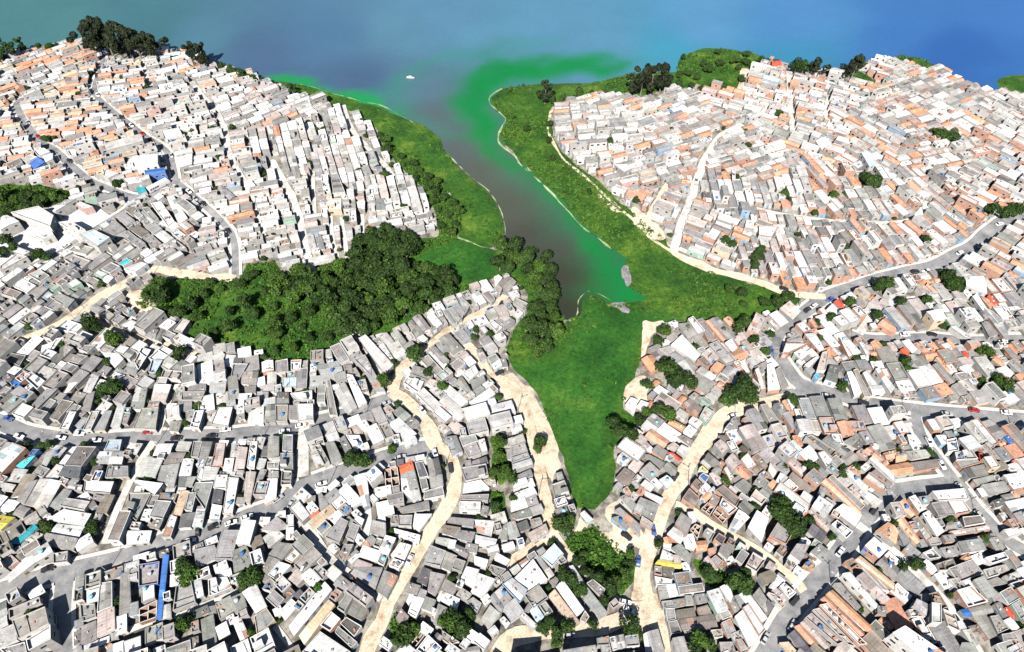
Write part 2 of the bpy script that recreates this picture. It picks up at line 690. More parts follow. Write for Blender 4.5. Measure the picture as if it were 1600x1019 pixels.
g6 1332 579 1338 577 1362 620 1351 620
w6 1310 528 1319 537 1334 555 1327 559
w6 1347 583 1354 579 1373 601 1358 603
w6 1367 577 1373 574 1400 605 1393 614
w6 1341 535 1349 537 1360 552 1354 555
b6 1327 537 1336 535 1343 537 1334 539
l6 1244 592 1253 585 1257 603 1251 607
w6 1253 587 1262 583 1275 605 1257 609
B6 1271 587 1275 583 1282 587 1277 592
o5 1360 535 1371 531 1382 542 1367 546
o5 1264 500 1271 498 1279 509 1275 511
w5 1290 485 1301 474 1316 487 1306 493
R5 1303 472 1312 467 1323 478 1316 482
o5 1321 489 1332 476 1336 480 1327 493
w5 1332 476 1338 475 1345 482 1336 485
p5 1356 474 1371 461 1391 474 1378 482
o5 1365 465 1371 461 1389 476 1384 480
w5 1330 507 1343 513 1332 526 1321 520
o6 1371 507 1384 496 1400 509 1400 520
w5 1378 515 1386 511 1393 517 1384 524
o6 1370 504 1385 496 1403 513 1396 520
w5 1372 515 1387 513 1392 517 1383 524
o5 1361 465 1372 463 1390 476 1383 480
w5 1484 511 1492 509 1519 526 1510 528
o5 1444 515 1455 509 1464 517 1453 522
o5 1429 443 1440 435 1449 439 1442 447
o5 1447 445 1451 441 1468 456 1464 461
w7 1506 432 1538 430 1543 458 1510 447
R5 1543 463 1549 461 1560 474 1554 476
o5 1532 465 1538 463 1562 478 1547 482
w5 1519 463 1527 458 1543 482 1536 485
g5 1490 467 1503 467 1519 482 1506 485
s5 1457 467 1466 465 1475 474 1468 478
w6 1368 579 1379 577 1409 620 1398 620
w6 1315 533 1320 531 1333 552 1326 559
R6 1407 546 1414 543 1425 559 1418 561
w6 1409 533 1420 531 1433 546 1427 552
o6 1427 537 1433 535 1453 548 1444 550
g6 1420 555 1429 552 1451 570 1436 572
o6 1462 559 1468 557 1486 579 1482 581
g6 1457 570 1466 566 1495 594 1486 598
s5 1497 596 1510 592 1530 609 1519 614
g5 1486 603 1495 598 1521 620 1501 620
w5 1499 574 1512 568 1527 583 1514 587
o5 1551 561 1562 559 1573 572 1567 573
w5 1556 577 1571 572 1586 583 1569 587
o5 1586 585 1600 583 1600 596 1595 596
w5 1567 480 1591 478 1595 482 1571 485
o5 1573 539 1582 537 1593 550 1586 552
g5 1567 544 1576 542 1600 566 1586 566
R5 1503 550 1510 548 1516 557 1512 559
g5 1512 548 1525 546 1534 555 1516 559
w5 1468 539 1482 535 1490 546 1484 552
o5 1479 531 1484 528 1495 542 1490 544
w5 1536 482 1549 487 1569 504 1560 507
g5 1543 493 1558 491 1576 522 1569 526
g4 1534 504 1543 502 1560 522 1547 526
g5 1300 570 1311 572 1307 592 1300 598
w6 1324 581 1335 579 1352 612 1339 614
w6 53 236 69 232 79 238 60 245
L7 66 243 83 240 83 249 71 253
b5 43 253 58 245 71 254 53 264
y5 68 243 79 240 83 249 73 253
s5 34 249 49 243 60 247 45 258
n5 9 256 30 247 36 254 17 266
w5 105 236 118 234 120 243 111 245
s8 161 223 221 209 225 221 167 236
w9 206 243 246 239 248 258 212 262
b8 225 266 257 262 259 269 227 275
w7 191 279 219 275 225 286 199 290
B5 212 292 225 292 229 299 216 303
w7 253 206 281 202 287 215 257 219
w7 276 247 300 238 300 256 281 264
w8 15 331 60 322 86 339 81 358
w7 90 346 109 344 135 361 116 365
w7 45 367 79 358 86 369 68 376
w6 163 264 186 271 169 279 161 275
g5 223 326 244 346 238 350 219 331
w6 249 348 261 337 283 354 272 359
w6 259 305 270 303 294 343 281 354
w6 234 316 251 313 274 348 263 356
g6 221 324 231 322 249 344 242 348
s7 0 416 26 397 36 404 0 429
W7 13 391 24 384 49 395 38 401
c5 107 391 120 380 148 388 135 399
c5 98 404 113 397 144 410 128 425
g6 158 421 174 410 189 418 173 429
g6 39 459 62 446 77 453 58 470
w6 19 446 34 434 58 448 43 459
s6 43 429 62 421 79 433 64 442
g6 71 448 79 442 94 449 83 455
w6 103 444 116 434 129 444 113 451
g6 83 468 96 459 118 470 105 481
c6 68 478 81 466 98 476 83 485
g5 92 455 105 449 116 457 105 463
w6 146 427 152 421 169 429 159 434
w6 158 438 167 429 178 434 169 442
w5 193 421 212 427 231 414 221 410
B6 184 412 197 403 208 408 193 416
w5 188 509 204 500 218 506 204 519
g5 210 500 223 485 234 489 223 502
g5 137 481 148 474 163 483 152 489
c5 154 493 165 483 180 493 169 502
s5 270 517 285 498 298 502 285 521
g4 225 523 233 513 248 515 242 530
g4 242 530 251 513 259 515 251 534
w4 120 524 129 517 146 524 135 532
w4 84 515 105 500 133 511 120 521
w4 71 543 83 530 98 528 79 549
s4 39 485 53 478 66 478 51 489
l4 47 509 60 498 66 502 53 511
n5 0 459 11 449 36 459 26 468
w5 17 459 34 442 56 448 41 459
o6 353 337 394 326 398 333 356 343
g6 368 343 396 339 398 346 369 352
s6 450 281 478 279 480 288 458 290
w6 458 292 480 290 480 296 459 296
w6 510 311 534 311 534 329 512 329
c6 534 313 555 311 557 329 536 329
w6 557 314 570 314 570 328 559 324
g6 516 271 527 269 540 303 521 305
L6 383 284 392 281 399 290 384 294
g6 339 292 347 288 368 307 360 313
s7 478 365 489 365 495 388 486 391
g6 491 365 501 365 508 389 497 391
w6 429 305 444 303 444 309 420 314
s6 300 268 330 260 334 264 300 279
w7 960 257 984 255 988 263 975 270
w6 1144 264 1149 264 1149 283 1144 283
w7 1185 354 1217 353 1206 371 1185 368
w6 1166 343 1179 345 1178 360 1163 356
w8 1297 108 1323 112 1321 119 1295 114
R7 1205 95 1218 95 1222 101 1207 101
o7 1171 118 1192 121 1190 129 1169 125
o7 1235 125 1250 125 1246 133 1235 131
L8 1346 238 1357 238 1370 254 1359 260
w8 1314 254 1325 253 1338 268 1321 269
o7 1243 174 1258 170 1258 176 1244 178
w7 1274 219 1289 215 1299 226 1284 232
"""
LAKE=[(-300,76),(0,80),(60,78),(120,66),(190,62),(260,74),(330,96),(395,116),(425,126),(470,131),(520,145),(560,158),(600,168),(640,188),(665,195),(690,215),(700,240),(720,262),(740,280),(760,295),(775,315),(785,335),(791,360),(781,386),(800,392),(840,400),(865,415),(868,440),(870,465),(880,490),(888,499),(900,493),(905,470),(920,455),(940,462),(955,472),(985,470),(1005,465),(977,450),(969,420),(973,405),(955,390),(930,370),(905,350),(890,330),(875,315),(850,290),(820,265),(805,245),(785,230),(778,215),(790,190),(785,180),(768,165),(766,152),(785,138),(810,134),(840,130),(870,130),(920,128),(950,125),(985,114),(1010,112),(1055,112),(1058,95),(1075,82),(1100,75),(1140,76),(1180,84),(1220,102),(1260,112),(1300,112),(1335,106),(1365,94),(1400,86),(1440,91),(1470,104),(1500,124),(1530,138),(1556,146),(1552,128),(1570,118),(1600,116),(1900,118),(1900,-260),(-300,-260)]
M={
'left':[(395,103),(430,118),(480,132),(540,150),(590,163),(630,180),(665,194),(692,215),(702,240),(722,262),(742,280),(762,295),(777,315),(787,335),(792,360),(781,389),(745,384),(715,374),(720,330),(700,300),(680,285),(650,262),(620,235),(590,205),(560,180),(500,158),(450,140),(410,125)],
'pond':[(712,374),(781,391),(776,430),(760,440),(740,445),(700,440),(650,425),(643,410),(665,393)],
'main':[(764,152),(785,136),(840,129),(900,128),(985,113),(1055,110),(1057,92),(1078,78),(1100,73),(1140,74),(1180,81),(1218,92),(1172,103),(1160,125),(1150,142),(1100,140),(1040,142),(1000,150),(950,152),(905,150),(880,158),(860,170),(864,205),(872,232),(900,258),(930,280),(962,312),(1000,342),(1040,375),(1048,395),(1080,412),(1130,430),(1185,448),(1250,468),(1235,480),(1190,490),(1170,515),(1140,500),(1090,500),(1030,505),(1005,520),(1003,555),(990,590),(975,615),(975,640),(1000,650),(1010,662),(975,680),(960,700),(965,740),(955,775),(930,797),(905,792),(890,765),(880,720),(868,690),(850,650),(835,610),(805,580),(790,550),(800,520),(822,490),(826,460),(800,435),(774,430),(779,388),(868,413),(874,470),(885,500),(907,494),(907,470),(920,457),(955,474),(1007,467),(979,450),(971,420),(975,405),(907,350),(852,290),(806,245),(776,215),(788,190),(766,168)],
'ravine':[(905,832),(925,818),(940,835),(965,858),(992,878),(988,905),(970,928),(940,915),(915,890),(900,870),(878,850),(885,838)],
'wood':[(210,462),(240,440),(280,434),(370,444),(385,415),(430,410),(440,430),(500,432),(545,400),(560,375),(640,372),(715,372),(665,395),(645,412),(700,440),(742,446),(720,462),(690,472),(650,497),(600,522),(560,530),(520,545),(480,562),(430,567),(410,550),(350,540),(298,528),(272,518),(300,500),(240,490),(213,480)],
'bank':[(585,205),(625,238),(655,265),(690,290),(722,330),(716,374),(688,376),(684,340),(668,305),(640,275),(608,242)],
'leftpark':[(-60,290),(60,290),(115,300),(100,316),(50,325),(0,345),(-60,350)],
'point':[(1362,90),(1400,82),(1440,87),(1472,101),(1450,110),(1400,97)],
'slope':[(1322,110),(1345,112),(1378,132),(1362,136),(1328,120)],
'corner':[(1545,122),(1600,114),(1760,116),(1760,160),(1600,153),(1568,142)],
'shoreleft':[(-60,62),(0,66),(40,62),(70,66),(40,78),(0,84),(-60,86)],
'garden':[(606,978),(622,955),(650,962),(655,985),(640,1005),(610,1000)],'gardenB':[(690,962),(708,952),(738,965),(735,985),(712,992)],'strip':[(768,684),(785,680),(800,700),(798,745),(782,760),(770,735)],'stripB':[(768,770),(785,768),(788,800),(768,800)],
'gardenR':[(1080,872),(1100,878),(1140,905),(1170,915),(1140,925),(1110,915)],
'yard':[(385,415),(430,410),(440,430),(390,440)],
}
ALG=[(712,150),(720,122),(760,102),(840,94),(920,90),(985,96),(960,112),(900,116),(840,126),(790,132),(766,150),(768,170),(785,200),(775,215),(800,245),(850,290),(905,345),(968,400),(968,430),(985,455),(1005,466),(985,468),(960,466),(945,430),(915,392),(875,345),(835,300),(795,262),(755,232),(728,205),(706,172)]
ALG2=[(418,116),(450,112),(520,138),(580,143),(603,150),(598,168),(640,190),(560,165),(500,146),(440,132)]
STREAK=[(575,158),(610,128),(660,98),(720,78),(800,66),(860,64),(800,76),(730,92),(670,115),(635,150),(660,185),(700,215),(690,218),(640,190)]
MUD=[[(974,414),(984,416),(990,440),(985,456),(976,446),(970,430)],[(956,474),(975,470),(992,484),(988,496),(970,492),(956,482)],[(876,494),(886,500),(902,493),(889,508),(884,528),(888,545),(878,552),(874,530)],[(715,370),(740,382),(765,386),(782,384),(778,391),(752,390),(720,377)]]
DIRT=[[(990,925),(1040,925),(1050,1000),(1000,985),(985,960)],[(975,600),(1005,590),(1012,625),(985,645),(970,625)],[(770,600),(800,583),(835,610),(858,650),(870,690),(878,730),(868,760),(850,750),(840,700),(820,650)],[(885,845),(905,800),(930,808),(925,830),(890,840)],[(1000,500),(1040,498),(1020,530),(1003,560)],[(932,833),(960,838),(985,855),(990,885),(960,868)],[(945,790),(975,770),(1000,820),(1005,860),(975,850),(950,815)],[(195,455),(235,450),(265,470),(240,500),(205,480)],[(990,325),(1030,350),(1045,385),(1010,375),(985,345)],[(865,240),(895,262),(935,300),(985,335),(960,335),(905,285)]]
# roads: (phrase, kind, width m, points)
ROADS=[
('grey western avenue','a',8,[(-60,640),(0,660),(47,678),(130,688),(230,684),(300,683),(360,680),(420,672),(480,662),(540,648),(590,630),(622,617)]),
('lower left avenue','a',8,[(-60,945),(60,905),(120,890),(200,870),(260,845),(330,830),(400,803),(440,788),(465,765),(520,743),(580,722),(640,704),(682,697)]),
('short pale street','c',6,[(476,662),(473,700),(474,745)]),
('long sandy street','d',7,[(612,612),(640,632),(668,662),(682,697),(703,710),(712,740),(705,772),(690,800),(670,830),(650,860),(625,910),(600,960),(580,1000),(560,1060)]),
('peninsula street','d',6,[(612,612),(625,580),(645,557),(668,540),(700,520),(740,498),(775,478),(790,462)]),
('pale street by wood','c',5,[(545,505),(562,528),(585,560),(612,612)]),
('marsh edge street','d',6,[(722,532),(745,560),(772,588),(805,610),(828,670),(840,720),(850,760),(855,800),(866,835)]),
('sandy side lane','d',5,[(866,835),(830,858),(800,878),(785,892)]),
('ravine track','d',4,[(866,835),(890,868),(920,900),(950,930),(985,948),(1010,945)]),
('bottom sandy street','d',7,[(770,1030),(800,1000),(830,993),(870,988),(920,985),(960,975),(1000,952)]),
('wide sandy road','d',8,[(1005,930),(1006,880),(1014,850),(1030,810),(1050,770),(1075,730),(1100,690),(1125,655),(1150,642),(1190,630),(1240,620)]),
('eastern avenue','a',8,[(1235,619),(1290,613),(1350,630),(1420,640),(1500,648),(1660,662)]),
('bottom pale street','d',5,[(1005,930),(1020,945),(1030,975),(1050,1060)]),
('lower right avenue','a',8,[(1170,1070),(1215,990),(1240,950),(1270,915),(1300,880),(1330,840),(1358,800),(1382,774),(1430,764),(1495,757)]),
('grey southeastern street','a',6,[(1425,640),(1440,685),(1465,720),(1495,757),(1525,795),(1550,822),(1580,850),(1640,880)]),
('hillside avenue','a',8,[(1660,325),(1600,337),(1570,345),(1545,362),(1520,385),(1490,400),(1460,415),(1420,425),(1370,437),(1330,450),(1290,465),(1255,490),(1225,510),(1210,532),(1215,555),(1230,578),(1250,600),(1290,613)]),
('sandy marsh road','d',7,[(1290,465),(1240,460),(1180,440),(1120,424),(1075,408),(1052,395)]),
('pale hill street','c',7,[(1052,395),(1065,350),(1080,310),(1095,265),(1110,235),(1128,212),(1160,195)]),
('shore footpath','d',2.5,[(1052,395),(1020,375),(990,345),(962,322),(940,300),(905,270),(880,248),(868,230),(856,205),(858,185),(868,165),(882,157)]),
('short sandy street','d',5,[(1043,288),(1030,310),(1017,330),(1010,352)]),
('curved pale street','c',6,[(1180,328),(1240,340),(1300,347),(1340,349),(1380,351),(1420,346),(1440,332),(1450,316)]),
('eastern grey street','a',6,[(1330,524),(1360,530),(1400,530),(1450,528),(1520,533),(1600,530)]),
('small curved street','c',5,[(1342,522),(1358,500),(1375,485),(1400,473),(1432,468)]),
('point track','d',7,[(1165,108),(1160,128),(1152,148)]),
('shaded steep street','c',6,[(1233,112),(1234,150),(1237,185),(1240,212)]),
('green alley','c',4,[(1295,150),(1290,180),(1305,205)]),
('northwestern avenue','a',7,[(30,158),(26,165),(34,182),(45,200),(62,221),(88,237),(112,260),(140,282),(169,295),(206,308),(234,307),(262,291),(275,284)]),
('northwestern avenue','a',7,[(50,150),(30,158)]),
('steep central street','a',6,[(275,284),(300,305),(326,327),(349,350),(364,370),(368,400),(368,432)]),
('market street','a',6,[(158,62),(160,85),(161,104),(150,130),(150,149),(172,171),(197,190),(225,212),(253,230),(268,250),(275,284)]),
('shaded narrow street','c',4,[(223,75),(226,105),(232,125),(240,142)]),
('northern hill street','c',5.5,[(300,128),(315,149),(336,170),(351,200),(355,224),(362,249),(375,272),(392,300)]),
('middle hill street','c',6,[(425,250),(435,271),(456,307),(469,346),(478,387),(489,425),(502,447)]),
('upper shore street','c',5,[(535,165),(551,204),(572,228),(598,255),(618,280)]),
('upper alley','c',3,[(397,320),(405,345),(412,365),(418,378)]),
('mid alley','c',3,[(517,338),(520,375),(528,402)]),
('east alley','c',3,[(566,335),(569,405)]),
('side alley','c',3,[(534,340),(538,370),(545,420)]),
('inner alley','c',3,[(490,268),(492,340)]),
('wood edge road','d',6,[(-60,555),(0,541),(56,526),(103,500),(135,479),(169,457),(206,438),(244,422),(262,424),(300,430),(368,436)]),
('wood side lane','d',5,[(135,479),(155,500),(169,511),(202,524),(230,535),(281,547),(310,556)]),
('depot street','a',5,[(-60,480),(0,446),(24,429),(75,404),(101,391),(130,370),(169,346),(200,326),(208,310)]),
('lower pale lane','c',4,[(455,795),(483,828),(505,860),(529,884),(565,910),(597,934)]),
('shaded corner street','a',7,[(105,892),(100,925),(97,970),(102,1060)]),
('concrete lane','c',3,[(200,985),(250,968),(300,955),(340,938),(372,925)]),
('diagonal alley','c',3,[(405,950),(430,978),(458,1015)]),
('grey alley','c',3,[(574,795),(576,815),(570,842)]),
('shaded gully lane','c',4,[(240,690),(216,730),(196,770),(176,820),(165,850)]),
('gully lane','c',4,[(273,603),(258,640),(246,680)]),
('sandy diagonal lane','d',4,[(1055,790),(1083,800),(1108,818),(1150,842),(1200,872),(1235,902),(1255,925)]),
('grey diagonal street','c',4,[(1340,820),(1395,860),(1416,880),(1440,905),(1466,930),(1500,973),(1540,1040)]),
]
# direction samples: px, long-axis direction in px
DIRS=[(60,110,1,-.35),(180,110,1,-.12),(90,180,1,-.1),(250,160,1,-.2),(300,120,1,-.2),(400,160,1,-.3),(200,250,1,-.25),(120,220,1,-.25),(30,220,1,-.15),(60,270,1,-.3),(320,250,1,-.2),(330,340,1,-.15),(420,330,1,-.2),(430,400,1,-.2),(440,230,.25,1),(520,220,.3,1),(500,300,.15,1),(560,330,.1,1),(540,400,.1,1),(610,300,.25,1),(630,345,1,-.2),(250,350,1,.8),(160,410,1,-.7),(80,450,1,-.7),(230,400,1,-.6),(300,400,1,-.4),(50,600,1,-.9),(150,620,1,-1),(200,570,1,-.8),(230,640,.35,-1),(330,620,.05,1),(420,610,.05,1),(500,610,-.05,1),(540,600,.25,1),(600,560,.7,1),(660,600,.9,.8),(690,640,.6,.5),(740,620,.8,-.5),(790,560,.6,.8),(740,470,.6,.9),(720,570,.7,.8),(780,660,1,-.2),(760,740,1,-.15),(800,800,1,-.25),(700,800,1,.2),(630,760,.15,1),(560,780,.8,-.7),(520,700,.4,1),(350,750,-.35,1),(250,740,-.45,1),(160,760,-.5,1),(60,740,.8,-.9),(60,830,1,-.6),(430,740,-.05,1),(180,930,0,1),(260,950,.9,-.3),(320,900,.9,-.4),(370,980,.3,1),(440,880,1,-.9),(500,940,1,-1.1),(560,950,.8,.6),(610,880,1,.35),(700,880,1,.35),(720,960,.8,.6),(790,930,.6,.8),(850,920,.7,1),(900,940,.7,.9),(900,1000,1,-.15),(40,1000,1,-.5),(1060,900,1,-.15),(1090,960,1,-.2),(1130,960,.5,.9),(1060,740,.8,.7),(1030,700,1,.6),(1100,640,1,.6),(980,800,.9,.6),(1120,760,.8,.7),(1160,820,.6,-1),(1220,760,.9,.8),(1250,850,.6,-.9),(1330,740,.9,.8),(1330,950,.8,.8),(1300,1000,.9,.7),(1420,880,.9,.8),(1430,800,1,-.15),(1500,760,1,-.2),(1530,900,1,-.4),(1500,960,.6,.9),(1560,700,.8,.9),(1460,700,.7,1),(1180,700,.6,.9),(1280,660,.4,1),(1380,600,.6,1),(1480,590,.8,1),(1560,620,.9,.9),(1300,540,.9,.9),(1250,530,.8,.7),(1180,540,.8,.8),(1090,540,.8,.9),(1400,500,.8,.9),(1500,480,.7,.9),(1570,470,.7,.8),(1340,480,.9,.8),(1400,400,.8,1),(1300,420,.5,1),(1200,400,.3,1),(1120,370,.9,.35),(1040,340,.9,.3),(1040,260,.9,-.3),(950,200,1,-.15),(1000,170,1,-.3),(1100,200,1,-.3),(1200,150,1,.2),(1280,140,1,.25),(1180,250,.9,-.3),(1150,300,.25,1),(1220,300,.3,1),(1280,280,.7,.8),(1350,290,.6,1),(1260,220,1,.3),(1340,220,1,.5),(1400,170,1,-.3),(1480,160,1,-.35),(1550,190,1,.5),(1450,240,1,-.2),(1530,280,1,.5),(1440,300,.9,.8),(1560,400,1,.5),(1480,340,.9,.7)]
# single trees: x y radius kind (0 round dark,1 bright,2 tall)
TREES='''135 64 8 2 150 64 9 2 166 65 9 2 182 67 9 2 198 68 9 2 213 70 8 2 228 71 8 2 242 73 7 2 190 62 9 2 300 88 6 2 316 90 6 2 14 80 6 2 30 70 5 2 60 72 4 0 75 70 4 0 0 84 6 0 -10 78 7 2 88 70 3 0
345 100 4 0 360 107 5 0 375 113 5 0 393 120 4 1 385 117 3 0 455 138 4 2 463 143 3 0 410 124 3 0 430 130 3 0 852 146 6 2 862 152 5 0 905 142 5 0 925 144 3 0 945 143 4 0 960 146 3 0 988 134 6 2 1003 132 7 2 1020 128 8 2 1034 124 8 2 880 152 4 0 1062 128 4 0 1080 132 4 0 1096 138 4 0 1075 112 4 0 1090 118 4 0 1108 104 5 0 1125 96 4 0 1150 92 5 0 1165 95 5 0 1190 92 4 0 1245 102 7 0 1256 104 6 0 1276 108 6 2 1327 112 6 2 1336 106 6 2 1312 114 5 0 1298 112 4 0 1340 100 5 2 1215 96 4 0 1200 94 3 0 1423 92 2 0
1476 208 7 0 1488 212 6 0 1466 204 5 0 1218 176 4 0 952 218 4 0 1165 204 3 0 1367 278 7 0 1355 276 5 0 1228 300 4 0 1234 312 3 0 1303 302 4 0 1170 225 3 0 1050 200 2 0 925 178 2 0
170 601 7 0 160 608 5 0 182 606 4 1 176 528 6 1 139 503 6 0 150 512 4 0 281 551 5 0 650 548 7 0 600 594 5 1 1047 575 8 0 1060 590 7 0 1074 596 6 0 1040 565 5 0 1148 614 7 0 1163 604 8 0 1172 618 6 0 1135 622 5 1 972 672 6 0 985 680 5 0 958 660 5 0 1012 600 4 0 846 686 4 0 880 818 6 0 890 812 4 1 781 690 4 1 778 712 4 1 790 738 5 1 775 738 4 1 797 748 4 1 776 790 4 0 550 716 5 0 562 722 5 0 572 716 4 1 286 882 5 0 296 895 5 1 289 905 4 1 384 905 5 0 396 896 5 0 286 976 4 1 294 968 4 0 1222 800 6 0 1236 808 6 0 1248 818 6 0 1242 828 5 0 1222 785 5 0 1150 906 5 0 1162 912 5 0 1105 890 4 0 1115 898 4 0 1496 438 7 0 1484 430 6 0 1478 424 4 0 1576 328 6 0 1592 322 6 0 1553 324 6 0 1447 373 4 0 1184 398 5 0 1190 388 4 0 1180 412 4 0 1133 372 4 0 1147 381 4 0 1388 443 5 0 1374 445 5 0 1215 468 5 0 1228 464 4 1 1196 470 4 0 1560 592 5 1 1542 550 5 1 1574 600 5 0 1366 562 3 0 1318 604 4 0 1240 624 4 0 142 822 4 0 72 822 4 0 66 818 3 1 42 696 3 0 62 696 3 0 76 694 3 1 132 695 3 0 235 462 7 0 250 456 7 0 395 427 4 0 384 430 4 0 520 416 5 1 528 424 4 1 630 990 5 0 645 985 4 1 624 1003 4 0 700 972 5 1 712 966 5 0 722 980 5 0 733 958 4 0 850 978 4 0 862 972 4 0 868 988 4 0 886 982 4 0 925 975 3 0 985 976 5 0 992 990 4 1 1095 1002 5 1 1108 1006 4 0 1088 1012 4 0 918 894 3.6 0 935 902 4 0 950 915 4 0 965 908 4 0 978 895 3.5 0 984 880 3 0 905 878 3.6 0 912 866 3 1 985 865 3 1 880 896 4 0 893 905 4 0 908 918 4 0 955 925 3 0 840 700 3 0 1435 880 4 0 1412 885 3 1 1455 705 3 1 1540 840 3 0 1320 735 4 0 1270 730 4 0 1226 730 3 0 1340 730 3 1 1030 850 3 0 670 580 4 0 740 525 3 1 765 520 3 0 690 600 4 1 700 575 3 0 610 700 3 0 1180 790 3 0 1075 512 3 0 1040 515 5 1 1030 530 4 0 1165 500 5 0 1155 508 5 0 1130 515 3 0 1180 530 4 0 1160 455 4 0 1140 450 4 1 1205 520 3 0 1340 560 3 0 1410 470 4 0 1450 468 4 0 1370 490 4 0 1300 495 4 0 1330 470 4 0 1415 565 4 0 1420 575 4 1 1535 600 3 1 1010 640 4 1 1000 655 4 0 1030 640 5 0 1048 645 5 1 8 375 5 0 20 385 5 0 60 395 5 0 70 400 4 1 0 390 5 0 0 300 7 1 20 310 6 1 40 305 6 0 60 310 6 0 80 305 5 1 95 308 4 0 10 325 6 0 35 320 6 0 75 302 5 0 70 215 4 0 285 210 4 0 300 205 3 0 190 120 3 0 340 245 3 0 180 285 4 0 44 138 3 0 505 200 3 1 480 190 3 0 375 190 3 1 362 198 3 0 590 262 3 0 600 270 4 0 560 265 3 0'''
CARS='''334 823 1 -.35 k 361 817 1 -.3 w 386 808 1 -.35 w 309 831 -.1 1 k 225 872 1 -.3 V 456 786 .6 -1 s 150 688 1 0 w 275 685 1 0 k 330 682 1 -.05 k 549 903 .1 1 k 872 783 1 -.1 k 888 784 .2 1 k 1021 828 .2 1 b 1242 938 .5 -.6 k 979 838 1 .7 k 977 941 1 .2 w 983 953 1 .4 w 783 475 .6 -1 k 768 483 1 -.3 b 781 582 1 -.4 k 1430 424 1 -.2 k 1385 435 1 -.3 k 1500 395 1 -.5 w 1562 350 1 -.3 w 1225 451 1 .2 k 1350 629 1 .2 k 1400 638 1 .1 w 1480 647 1 .1 s 1230 621 1 -.2 k 1272 478 .7 -.5 w 1262 484 .7 -.5 k 1366 797 .6 -.8 k 1313 862 .7 -.9 w 1500 762 .6 .8 s 1455 706 .6 .8 w 1462 714 .6 .8 k 1471 726 .6 .8 w 95 684 1 .1 w 470 665 1 -.2 w 255 255 -.1 1 r 248 238 .8 1 k 236 220 .8 .7 k 222 209 .8 .7 r 205 196 .8 .7 w 190 183 .8 .8 k 268 243 .3 1 s 295 299 .8 .7 w 318 318 .8 .8 k 1088 282 -.3 1 s 680 708 .3 1 w 640 875 -.5 1 w'''

RSCALE=1
ROADS=[(a,b,w*(.62 if sum(p[1] for p in P)/len(P)<440 else (.74 if b!='a' else .84)),P) for a,b,w,P in ROADS]
import bpy, math, random, numpy as np
rnd=random.Random(7); NR=np.random.RandomState(5)
S=bpy.context.scene; COL=S.collection
HC,F,YH=240.0,1100.0,-800.0
TH=math.atan2(509.5-YH,F); CT,ST=math.cos(TH),math.sin(TH)
def ray(x,y):
    u=(np.asarray(x,float)-800)/F; v=-(np.asarray(y,float)-509.5)/F
    return u, CT+v*ST, -ST+v*CT
def at0(x,y,z=0.0):
    u,f,d=ray(x,y); t=(z-HC)/d
    return u*t, f*t
def proj(X,Y,Z):
    X=np.asarray(X,float);dz=np.asarray(Z,float)-HC
    w=Y*CT-dz*ST; v=Y*ST+dz*CT
    return 800+F*X/w, 509.5-F*v/w
def poly0(P): return np.array([at0(*p) for p in P])
# ---------------------------------------------------------------- terrain
X0,X1,Y0,Y1,G=-450,450,20,590,1.5
gx=np.arange(X0,X1+.1,G); gy=np.arange(Y0,Y1+.1,G); NX,NY=len(gx),len(gy)
GX,GY=np.meshgrid(gx,gy)
def sdf(P,X,Y):
    d=np.full(X.shape,1e9); ins=np.zeros(X.shape,bool); n=len(P)
    for i in range(n):
        ax,ay=P[i]; bx,by=P[(i+1)%n]; ex,ey=bx-ax,by-ay; L=ex*ex+ey*ey+1e-9
        t=np.clip(((X-ax)*ex+(Y-ay)*ey)/L,0,1)
        d=np.minimum(d,(X-ax-t*ex)**2+(Y-ay-t*ey)**2)
        c=((ay>Y)!=(by>Y)); 
        if abs(ey)>1e-9: ins^=c&(X<(Y-ay)*ex/ey+ax)
    d=np.sqrt(d); return np.where(ins,d,-d)
def vnoise(X,Y,s,seed):
    r=np.random.RandomState(seed); T=r.rand(64,64); x=X/s+100; y=Y/s+100
    i=np.floor(x).astype(int); j=np.floor(y).astype(int); a=x-i; b=y-j; a=a*a*(3-2*a); b=b*b*(3-2*b)
    g=lambda p,q:T[p%64,q%64]
    return (g(i,j)*(1-a)+g(i+1,j)*a)*(1-b)+(g(i,j+1)*(1-a)+g(i+1,j+1)*a)*b
wob=(vnoise(GX,GY,9,1)-.5)*3+(vnoise(GX,GY,4,2)-.5)*2
sdW=sdf(poly0(LAKE),GX,GY)+wob*.9
sdM={}
low=sdW.copy()
for k in ('left','pond','main','ravine','wood','bank'):
    sdM[k]=sdf(poly0(M[k]),GX,GY)
    if k!='wood': low=np.maximum(low,sdM[k])
low=np.maximum(low,sdM['wood']+8)
dd=np.maximum(0,-low)
H=9*(1-np.exp(-dd/75))*(.8+.4*vnoise(GX,GY,130,3))+.35
near=np.clip((-sdW)/6,0,1)
H=H*near+(-.25)*(1-near)
H=np.where(sdW>0,-np.minimum(3,.12*sdW)-.2,H)
def bil(A,x,y):
    fx=np.clip((np.asarray(x,float)-X0)/G,0,NX-1.001); fy=np.clip((np.asarray(y,float)-Y0)/G,0,NY-1.001)
    i=fx.astype(int); j=fy.astype(int); a=fx-i; b=fy-j
    # same triangles as the mesh (diagonal 00-11)
    A00=A[j,i];A10=A[j,i+1];A01=A[j+1,i];A11=A[j+1,i+1]
    return np.where(a>b, A00+(A10-A00)*a+(A11-A10)*b, A00+(A01-A00)*b+(A11-A01)*a)
def at(x,y,h=0.0):
    z=h
    for _ in range(8):
        X,Y=at0(x,y,z); z=bil(H,X,Y)+h
    return X,Y
def polyT(P): return np.array([at(*p) for p in P])
for k in M:
    if k not in sdM: sdM[k]=sdf(polyT(M[k]),GX,GY)
mead=np.full(GX.shape,-1e9)
for k in sdM: mead=np.maximum(mead,sdM[k])
mead+=wob*.6
dirt=np.full(GX.shape,-1e9)
